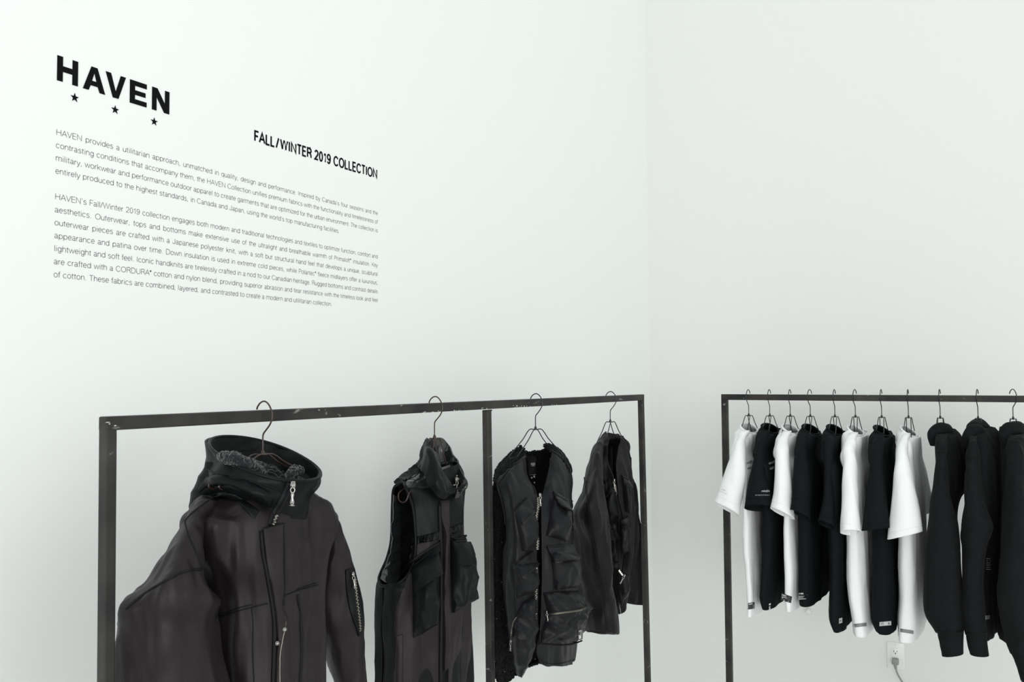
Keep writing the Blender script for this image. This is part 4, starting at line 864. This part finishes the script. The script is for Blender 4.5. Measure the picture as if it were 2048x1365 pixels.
flap_pocket(D, [(1216, 985), (1230, 975), (1237, 1030), (1216, 1046)], [(1205, 972), (1220, 956), (1229, 981), (1217, 996)], M_NYLON, .02, sd=151, nb=14)
flap_pocket(D, [(1243, 960), (1257, 970), (1260, 1027), (1249, 1022)], [(1242, 950), (1256, 959), (1260, 978), (1251, 977)], M_NYLON, .02, sd=155, nb=14)
flap_pocket(D, [(1218, 1060), (1235, 1062), (1234, 1112), (1220, 1112)], [(1216, 1052), (1231, 1046), (1236, 1075), (1219, 1081)], M_NYLON, .014, sd=159, nb=14)
flap_pocket(D, [(1244, 1050), (1258, 1055), (1259, 1102), (1247, 1110)], [(1241, 1041), (1256, 1033), (1259, 1055), (1248, 1064)], M_NYLON, .022, sd=163, nb=14)
D.patch('lower_pocket', [(1236, 1140), (1256, 1150), (1256, 1190), (1242, 1212)], M_NYLON, .006, .024, 14, 16, ops=[(.01, 30, 24, 167, True)], fb=.1)
D.patch('lower_pocket', [(1224, 1124), (1238, 1124), (1238, 1140), (1226, 1142)], M_NYLON, .005, .01, 10, 10, fb=.1)
D.line('front_zipper_edge', [(1230, 985), (1236, 1010), (1238, 1045), (1238, 1090), (1238, 1140)], M_TAPE, .0028, .002, 30)
D.zipper([(1229, 960), (1230, 975), (1232, 990)], 10, .004, lift=.004, tape=.004); D.pull(1229, 962, .95, .02, lift=.01)
D.zipper([(1238, 1140), (1243, 1147), (1249, 1154)], 10, .005, lift=.022, tape=.003, m=M_CHROME); D.pull(1248, 1150, 1.0, -.5, lift=.03)

# ================================================================== the tees and sweatshirts on the right rack
def rail_x(px): return hit(px, 797, (0, RC2, 0), (0, 1, 0))[0]
TJ = [(0.006, 14, 2.2, 1, True), (0.003, 24, 6, 2, False), (0.0015, 60, 18, 3, False)]
def mirror(G, rings, xs=0.8, dx=0.0, back=0.0):
    out = []
    for r in rings:
        q = r.copy(); d = (q - G.H) @ G.s; q = q - 2 * d[:, None] * G.s[None, :]; c = q.mean(axis=0); q[:, 0] = c[0] + (q[:, 0] - c[0]) * xs + dx; out.append(q)
    return out
def tee(px, m, sleeve, body, label, seed, hem_drop=0.0, cuff_drop=.034, farx=0.0, tf=.06, hrot=0.0, name='t_shirt', fardx=0.0, group=None):
    G = Garment(name, (rail_x(px), RC2, 1.40), (0, 1), label, 't-shirt', 'short-sleeved tees on the right rack')
    top = [G.ring(G.l(-.076, .0, 1.414), G.l(.076, .0, 1.420), .050, 80, p=2.2, drop=.034), G.ring(G.l(-.088, 0, 1.408), G.l(.088, 0, 1.412), .058, 80, p=2.3, drop=.024),
           G.ring(G.l(-.125, 0, 1.400), G.l(.125, 0, 1.400), .072, 80, p=2.4, drop=.008), G.ring(G.l(-.165, 0, 1.372), G.l(.165, 0, 1.372), .07, 80, p=2.6), G.ring(G.l(-.205, 0, 1.325), G.l(.205, 0, 1.325), .064, 80, p=2.8)]
    nb = []
    for (xl, xr, py) in body:
        c = (xl + xr) / 2; N = G.e(c, py, -.235); w_ = (xr - xl) / F * 3.42; B = N + np.array([farx, .46, 0]); B[0] = B[0] * .6 + (G.H[0] + farx) * .4
        nb.append(G.ring(N, B, w_, 80, p=2.9, tb=tf))
    G.loft('body', top + nb, m, 120, [(a, fs, fz, sd + seed, rr) for a, fs, fz, sd, rr in TJ], solid=.0016)
    MB().tube([Vector(p) for p in cr(list(top[0][::4]) + [top[0][0]], 60)[:-1]], .0042, 8, True).build('neck_rib', m, G.root)
    sr_ = []
    for i, (xl, yl, xr, yr, ds, t) in enumerate(sleeve):
        last = i == len(sleeve) - 1
        sr_.append(fit(G, (xl, yl, ds), (xr, yr, ds), t, 64, G.e, p=2.1, bdrop=cuff_drop if last else (cuff_drop * .3 if i == len(sleeve) - 2 else 0)))
    G.loft('sleeve', sr_, m, 70, [(.004, 16, 2.5, seed + 5, True), (.002, 36, 8, seed + 6, False)], solid=.0016)
    G.loft('sleeve', mirror(G, sr_, .75, fardx), m, 50, [(.005, 20, 3, seed + 8, True)], solid=.0016, flip=False, reg=False)
    return G
def hang2(px, label, rot=0.0, hd=(0.0, -1), zoff=0.0):
    return hanger(rail_x(px), RC2, (-math.sin(rot), math.cos(rot)), hd, label, g2, M_WIRE, zoff, half=0.095 if px > 1870 else 0.125)
hang2(1497, 'black wire hanger nearest the left post of the right rack, in the first white tee', 0, (-.12, -1))
hang2(1539, 'second wire hanger from the left post of the right rack, in a black tee', 0, (-.06, -1))
hang2(1580, 'third wire hanger from the left post of the right rack, in a white tee', 0, (-.02, -1))
hang2(1620, 'fourth wire hanger from the left post of the right rack, in a black tee', 0, (-.22, -1))
hang2(1669, 'fifth wire hanger from the left post of the right rack, in a black tee', .02, (-.05, -1))
hang2(1710, 'sixth wire hanger from the left post of the right rack, in a white tee', .03, (-.18, -1))
hang2(1762.5, 'wire hanger inside the last black tee, two along from the sweatshirts', .03, (-.03, -1))
hang2(1816, 'wire hanger inside the white tee next to the sweatshirts', .03, (0, -1))
hang2(1879.5, 'wire hanger inside the leftmost sweatshirt', .12, (-.06, -1))
hang2(1955, 'wire hanger inside the middle sweatshirt', 0, (-.12, -1))
hang2(2025, 'wire hanger inside the sweatshirt at the right edge', .0, (.55, -.8))
T1 = tee(1497, M_TEEW, [(1481, 862, 1499, 862, -.10, .05), (1473, 880, 1491, 884, -.16, .06), (1467, 900, 1491, 904, -.20, .06), (1455, 930, 1493, 932, -.22, .07), (1443, 963, 1491, 968, -.24, .075), (1428, 998, 1478, 1021, -.27, .08)],
   [(1481, 1495, 945), (1479, 1498, 1000), (1479, 1503, 1045), (1479, 1505, 1100), (1482, 1508, 1150), (1485, 1509, 1200), (1486, 1508, 1236)], 'white tee hanging first from the left post, sleeve swung out over the post', 200)
T2 = tee(1539, M_TEEB, [(1522, 862, 1541, 862, -.10, .05), (1514, 880, 1532, 882, -.16, .06), (1508, 905, 1529, 907, -.20, .06), (1503, 938, 1533, 942, -.22, .07), (1496, 970, 1540, 972, -.24, .075), (1488, 1008, 1546, 1006, -.27, .08)],
   [(1523, 1540, 940), (1518, 1548, 1000), (1516, 1550, 1045), (1515, 1548, 1100), (1514, 1545, 1160), (1512, 1542, 1200), (1518, 1542, 1222)], 'black tee with fine print above the sleeve hem, second from the left post', 210)
T3 = tee(1580, M_TEEW, [(1565, 863, 1584, 863, -.10, .05), (1556, 880, 1576, 884, -.16, .06), (1551, 898, 1577, 903, -.20, .06), (1549, 938, 1581, 944, -.22, .07), (1546, 972, 1584, 980, -.24, .075), (1540, 1009, 1590, 1028, -.27, .08)],
   [(1561, 1582, 940), (1561, 1584, 1000), (1560, 1586, 1045), (1560, 1588, 1100), (1560, 1591, 1150), (1561, 1590, 1190), (1565, 1588, 1225)], 'white tee with a slanted black hem label, third from the left post', 220)
T4 = tee(1620, M_TEEB, [(1603, 868, 1620, 868, -.10, .05), (1592, 889, 1614, 893, -.16, .06), (1589, 912, 1617, 918, -.20, .06), (1587, 945, 1621, 955, -.22, .07), (1585, 980, 1623, 990, -.24, .075), (1581, 1013, 1622, 1030, -.27, .08)],
   [(1590, 1618, 945), (1587, 1622, 1000), (1587, 1624, 1045), (1588, 1624, 1100), (1590, 1624, 1160), (1591, 1623, 1190), (1593, 1622, 1215)], 'black tee with white print by its hem, fourth from the left post', 230, farx=.01)
T5 = tee(1669, M_TEEB, [(1655, 868, 1673, 868, -.10, .05), (1650, 885, 1668, 888, -.16, .06), (1648, 912, 1667, 916, -.20, .06), (1647, 950, 1667, 955, -.22, .06), (1645, 1000, 1669, 1005, -.24, .06), (1637, 1036, 1670, 1046, -.27, .07)],
   [(1652, 1678, 950), (1650, 1684, 1010), (1650, 1686, 1060), (1652, 1686, 1120), (1653, 1685, 1190), (1652, 1684, 1240), (1661, 1684, 1267)], 'black tee with a tiny grey hem tag, fifth from the left post', 240)
T6 = tee(1710, M_TEEW, [(1699, 866, 1717, 866, -.10, .05), (1688, 888, 1712, 890, -.16, .06), (1686, 920, 1713, 924, -.20, .06), (1685, 965, 1717, 970, -.23, .07), (1683, 1015, 1720, 1018, -.25, .075), (1681, 1058, 1723, 1056, -.27, .08)],
   [(1688, 1716, 960), (1687, 1722, 1020), (1687, 1726, 1080), (1687, 1729, 1140), (1690, 1731, 1190), (1698, 1733, 1240), (1702, 1733, 1276)], 'white tee with a narrow grey hem strip, hanging between two black tees', 250, cuff_drop=.03)
T7 = tee(1762.5, M_TEEB, [(1753, 868, 1770, 868, -.10, .05), (1743, 892, 1767, 895, -.16, .06), (1740, 925, 1766, 930, -.20, .06), (1735, 968, 1771, 970, -.23, .07), (1730, 1015, 1777, 1012, -.25, .075), (1724, 1059, 1782, 1053, -.27, .08)],
   [(1741, 1770, 960), (1739, 1780, 1020), (1739, 1785, 1080), (1737, 1787, 1150), (1736, 1788, 1210), (1738, 1787, 1250), (1748, 1783, 1271)], 'black tee with a light grey hem strip, seventh from the left post', 260, cuff_drop=.012)
T8 = tee(1816, M_TEEW, [(1805, 868, 1822, 868, -.10, .05), (1796, 892, 1817, 895, -.16, .06), (1791, 925, 1820, 925, -.20, .06), (1786, 970, 1829, 965, -.23, .07), (1781, 1025, 1839, 1015, -.25, .075), (1775, 1078, 1846, 1062, -.27, .08)],
   [(1794, 1824, 960), (1793, 1830, 1020), (1793, 1833, 1090), (1792, 1834, 1150), (1793, 1836, 1200), (1790, 1837, 1250), (1791, 1830, 1288)], 'white tee hanging next to the black sweatshirts', 270, cuff_drop=.004, farx=.0)
# prints and labels
label_on(T1, [(1496, 1207), (1509, 1205), (1509, 1218), (1496, 1220)], M_LABEL, [('HAVEN', .1, .72, .16, .6, .1), ('#', .1, .5, .08, .75, 0), ('#', .1, .34, .08, .8, 0), ('#', .1, .08, .1, .8, 0)], name='hem_label')
label_on(T3, [(1563, 1187), (1584, 1194), (1582, 1207), (1562, 1201)], M_LABEL, [('HAVEN', .08, .72, .16, .4, .1), ('#', .08, .5, .07, .5, 0), ('#', .08, .34, .07, .85, 0), ('#', .25, .08, .08, .5, 0)], name='hem_label')
print_on(T4, [(1596, 1186), (1616, 1186), (1616, 1199), (1596, 1200)], [('HAVEN', .05, .75, .2, .5, .1), ('#', .1, .62, .06, .85, 0), ('#', .05, .42, .08, .6, 0), ('#', .05, .24, .08, .5, 0), ('#', .05, .02, .1, .75, 0)], M_LABELW, T4.root)
print_on(T2, [(1537, 1208), (1542, 1206), (1541, 1219), (1537, 1221)], [('#', .1, .7, .25, .7, 0), ('#', .1, .35, .15, .6, 0), ('#', .1, .05, .2, .7, 0)], M_LABELW, T2.root)
label_on(T5, [(1678, 1238), (1684, 1236), (1684, 1246), (1678, 1248)], M_LABELL, [('#', .2, .3, .3, .5, 0)], M_INKD, name='hem_label')
label_on(T6, [(1706, 1249), (1733, 1246), (1733, 1253), (1706, 1256)], M_LABELG, [('HAVEN', .05, .6, .25, .22, .1), ('#', .05, .2, .12, .25, 0)], M_INKD, name='hem_label')
label_on(T7, [(1759, 1245), (1782, 1243), (1782, 1251), (1759, 1253)], M_LABELL, [('HAVEN', .08, .55, .25, .3, .1), ('#', .08, .2, .12, .3, 0), ('#', .75, .2, .5, .12, 0)], M_INKD, name='hem_label')
label_on(T8, [(1797, 1257), (1827, 1262), (1827, 1269), (1796, 1264)], M_LABELG, [('HAVEN', .05, .6, .25, .22, .1), ('#', .05, .2, .12, .25, 0)], M_INKD, name='hem_label')
print_on(T2, [(1521, 982), (1540, 982), (1540, 992), (1514, 992)], [('HAVEN', .15, .72, .34, .8, .09), ('purveyors of classics', -.15, .02, .2, 1.1, .06)], M_INKG, T2.root)
print_on(T1, [(1442, 977), (1454, 982), (1454, 991), (1437, 982)], [('HAVEN', .2, .7, .2, .6, .07), ('purveyors of classics', 0, .1, .16, 1.0, .05)], M_INKG, T1.root)
print_on(T1, [(1493, 925), (1506, 920), (1504, 938), (1494, 941)], [('HAVEN', 0, .72, .26, .95, .1), ('HAVEN', .05, .05, .26, .8, .1)], M_INKD, T1.root)
print_on(T2, [(1537, 926), (1552, 920), (1549, 938), (1539, 942)], [('HAVEN', 0, .72, .26, .95, .1), ('HAVEN', .05, .05, .26, .8, .1)], M_INKG, T2.root)
for G, a in ((T1, [(1435, 991), (1455, 1002), (1475, 1012)]), (T3, [(1544, 1003), (1562, 1008), (1584, 1019)]), (T2, [(1490, 998), (1512, 999), (1538, 998)]), (T4, [(1582, 998), (1596, 999), (1611, 1001)]), (T5, [(1646, 1034), (1656, 1036), (1670, 1036)]), (T6, [(1682, 1046), (1700, 1049), (1722, 1046)]), (T7, [(1727, 1047), (1750, 1049), (1780, 1044)]), (T8, [(1778, 1068), (1808, 1061), (1844, 1052)])):
    G.line('hem_stitch', a, M_TEEW if G in (T1, T3, T6, T8) else M_TEEB, .0008, .0006, 20)
for G, a in ((T2, [(1507, 905), (1515, 906), (1527, 910)]), (T4, [(1589, 915), (1598, 914), (1607, 916)]), (T5, [(1648, 931), (1655, 932), (1664, 930)]), (T7, [(1738, 938), (1750, 936), (1763, 936)])):
    G.line('shoulder_seam', a, M_SEAM, .0012, .0006, 20)
def sweat(px, sleeve, cuff, body, hood_, label, seed, farx=0.0, fs=.6, fardx=0.0):
    G = Garment('hooded_sweatshirt', (rail_x(px), RC2, 1.40), (0, 1), label, 'sweatshirt', 'black hooded sweatshirts on the right rack')
    nb = []
    for (xl, xr, py, ds, t2, *ex) in body:
        c = (xl + xr) / 2; N = G.e(c, py, ds); w_ = (xr - xl) / F * (3.66 + ds); B = N + np.array([0, -2 * ds, 0]); B[0] = B[0] * .4 + (G.H[0] + farx) * .6 + (ex[0] if ex else 0)
        nb.append(G.ring(N, B, w_, 80, p=2.6, tb=t2))
    G.loft('body', nb, M_FLEECE, 100, [(a, fs_, fz, sd + seed, rr) for a, fs_, fz, sd, rr in TJ], solid=.003)
    sr_ = [fit(G, (r[0], r[1], r[4]), (r[2], r[3], r[4]), r[5], 64, G.e, p=2.1) for r in sleeve]
    G.loft('sleeve', sr_, M_FLEECE, 100, [(.008, 16, 3, seed + 5, True), (.004, 30, 9, seed + 6, False)], solid=.003)
    ck_ = [fit(G, (r[0], r[1], r[4]), (r[2], r[3], r[4]), r[5], 64, G.e, p=2.1) for r in cuff]
    G.loft('cuff', ck_, M_FLEECE, 24, [(.0015, 160, 4, seed + 7, True)], solid=.003)
    G.loft('sleeve', mirror(G, sr_[:], fs, fardx), M_FLEECE, 60, [(.008, 16, 3, seed + 8, True)], solid=.003, flip=False, reg=False)
    G.loft('cuff', mirror(G, ck_, fs, fardx), M_FLEECE, 14, solid=.003, flip=False, reg=False)
    for k, (L, th, nm) in enumerate(hood_):
        pts_ = [G.e(*c) for c in L]
        P = cr(pts_, 40); n_ = len(P); rr = [th * (0.35 + 0.65 * math.sin(math.pi * min(1, max(0, (i + 1) / (n_ + 1)))) ** .5) for i in range(n_)]
        mb = MB(); mb.tube(P, rr, 18); V = mb.v
        for v in V:
            q = np.array(v); v += Vector(G.s * 0) + Vector((0, 0, 1)) * 0.004 * noise.noise(Vector((v.x * 30, v.y * 30, v.z * 30 + seed)))
        mb.build(nm, M_FLEECE, G.root)
    return G
def hoodset(G_px):
    pass
S1 = sweat(1879.5, [(1870, 868, 1893, 868, -.12, .07), (1871, 890, 1893, 888, -.17, .08), (1871, 930, 1894, 928, -.21, .08), (1867, 972, 1899, 970, -.24, .09), (1861, 1010, 1906, 1015, -.26, .10), (1855, 1060, 1915, 1060, -.28, .10), (1850, 1120, 1920, 1120, -.29, .10), (1848, 1170, 1924, 1170, -.29, .10), (1850, 1225, 1927, 1220, -.29, .09), (1870, 1266, 1927, 1262, -.29, .08)],
   [(1874, 1264, 1928, 1261, -.29, .075), (1879, 1288, 1927, 1286, -.29, .065), (1884, 1312, 1927, 1308, -.29, .06)],
   [(1869, 1896, 862, -.09, .08, .005), (1869, 1900, 882, -.15, .09, .02), (1870, 1902, 935, -.20, .09, .05), (1872, 1903, 985, -.21, .08, .05), (1872, 1903, 1015, -.21, .05, .02), (1872, 1904, 1050, -.21, .05), (1872, 1906, 1100, -.21, .05), (1874, 1908, 1200, -.21, .05), (1876, 1910, 1240, -.21, .05)],
   [([(1868, 893, -.13), (1866, 872, -.13), (1873, 862, -.12), (1884, 858, -.10), (1893, 864, -.06), (1900, 884, -.02), (1902, 905, .02)], .022, 'hood'), ([(1874, 866, -.10), (1882, 860, -.07), (1890, 860, 0), (1896, 866, .07), (1903, 885, .12), (1914, 915, .15)], .022, 'hood_roll')],
   'leftmost black hooded sweatshirt, right beside the last white tee', 300, fs=.5, fardx=-.02)
S2 = sweat(1955, [(1937, 870, 1958, 868, -.12, .07), (1937, 886, 1957, 884, -.17, .08), (1932, 920, 1960, 920, -.21, .08), (1931, 955, 1964, 955, -.24, .09), (1929, 1005, 1972, 1010, -.26, .10), (1924, 1050, 1984, 1050, -.28, .10), (1922, 1075, 1982, 1070, -.28, .10), (1925, 1100, 1974, 1098, -.28, .09), (1922, 1160, 1970, 1160, -.28, .09), (1922, 1225, 1971, 1225, -.28, .08), (1930, 1268, 1973, 1268, -.28, .075)],
   [(1931, 1266, 1973, 1266, -.28, .07), (1935, 1290, 1975, 1290, -.28, .065), (1940, 1308, 1978, 1312, -.28, .06)],
   [(1940, 1966, 858, -.09, .10), (1938, 1975, 882, -.15, .12), (1942, 1985, 930, -.20, .13), (1945, 1986, 1000, -.21, .13), (1945, 1984, 1090, -.21, .10), (1945, 1978, 1200, -.21, .10), (1947, 1979, 1255, -.21, .10), (1950, 1980, 1284, -.21, .08)],
   [([(1938, 897, -.13), (1936, 878, -.13), (1943, 866, -.12), (1953, 862, -.10), (1962, 872, -.06), (1966, 893, -.03), (1967, 912, .0)], .023, 'hood'), ([(1942, 868, -.10), (1946, 856, -.06), (1956, 851, 0), (1968, 860, .07), (1980, 880, .12), (1994, 905, .16)], .024, 'hood_roll')],
   'middle black hooded sweatshirt with a pointed elbow and faint white stripes inside', 310, farx=.03, fs=.5)
S3 = sweat(2025, [(2014, 868, 2046, 868, -.12, .08), (2014, 890, 2048, 890, -.17, .09), (2013, 930, 2052, 930, -.21, .10), (2010, 985, 2057, 985, -.24, .11), (2006, 1040, 2062, 1040, -.26, .12), (2002, 1095, 2066, 1095, -.28, .12), (1996, 1145, 2070, 1145, -.28, .12), (1992, 1185, 2074, 1190, -.28, .11), (1998, 1230, 2076, 1240, -.28, .10), (2008, 1270, 2076, 1280, -.28, .09), (2020, 1305, 2076, 1315, -.28, .08)],
   [(2021, 1304, 2076, 1314, -.28, .075), (2032, 1330, 2076, 1345, -.28, .07), (2041, 1360, 2076, 1375, -.28, .065)],
   [(2012, 2042, 858, -.09, .10), (2012, 2048, 882, -.15, .12), (2010, 2052, 930, -.20, .13), (2008, 2056, 1000, -.21, .13), (2005, 2056, 1090, -.21, .12), (2000, 2056, 1200, -.21, .12), (1996, 2056, 1262, -.21, .12), (2000, 2054, 1290, -.21, .10)],
   [([(2013, 893, -.13), (2011, 872, -.13), (2018, 861, -.12), (2030, 858, -.10), (2042, 864, -.06), (2048, 880, -.02), (2050, 900, .02)], .024, 'hood'), ([(2018, 864, -.10), (2026, 857, -.07), (2036, 857, 0), (2046, 866, .07), (2056, 885, .12)], .024, 'hood_roll')],
   'black hooded sweatshirt cut off by the right edge of the photo', 320)
for G, a in ((S1, [(1874, 1263), (1900, 1266), (1927, 1261)]), (S2, [(1931, 1266), (1950, 1268), (1973, 1266)])):
    G.line('cuff_seam', a, M_SEAM, .0015, .0008, 20)
for G, a in ((S1, [(1872, 903), (1882, 904), (1893, 903)]), (S2, [(1933, 914), (1944, 917), (1956, 913)]), (S3, [(2016, 882), (2030, 884), (2044, 884)])):
    G.line('shoulder_seam', a, M_SEAM, .0014, .0006, 20)
print_on(S2, [(1972, 1113), (1982, 1113), (1982, 1141), (1972, 1141)], [('#', 0, .05 + .15 * k, .03, .9 - .1 * (k % 2), 0) for k in range(6)], M_INKG, S2.root)
label_on(S2, [(1971, 1232), (1979, 1231), (1979, 1239), (1971, 1240)], M_LABELG, name='hem_label')
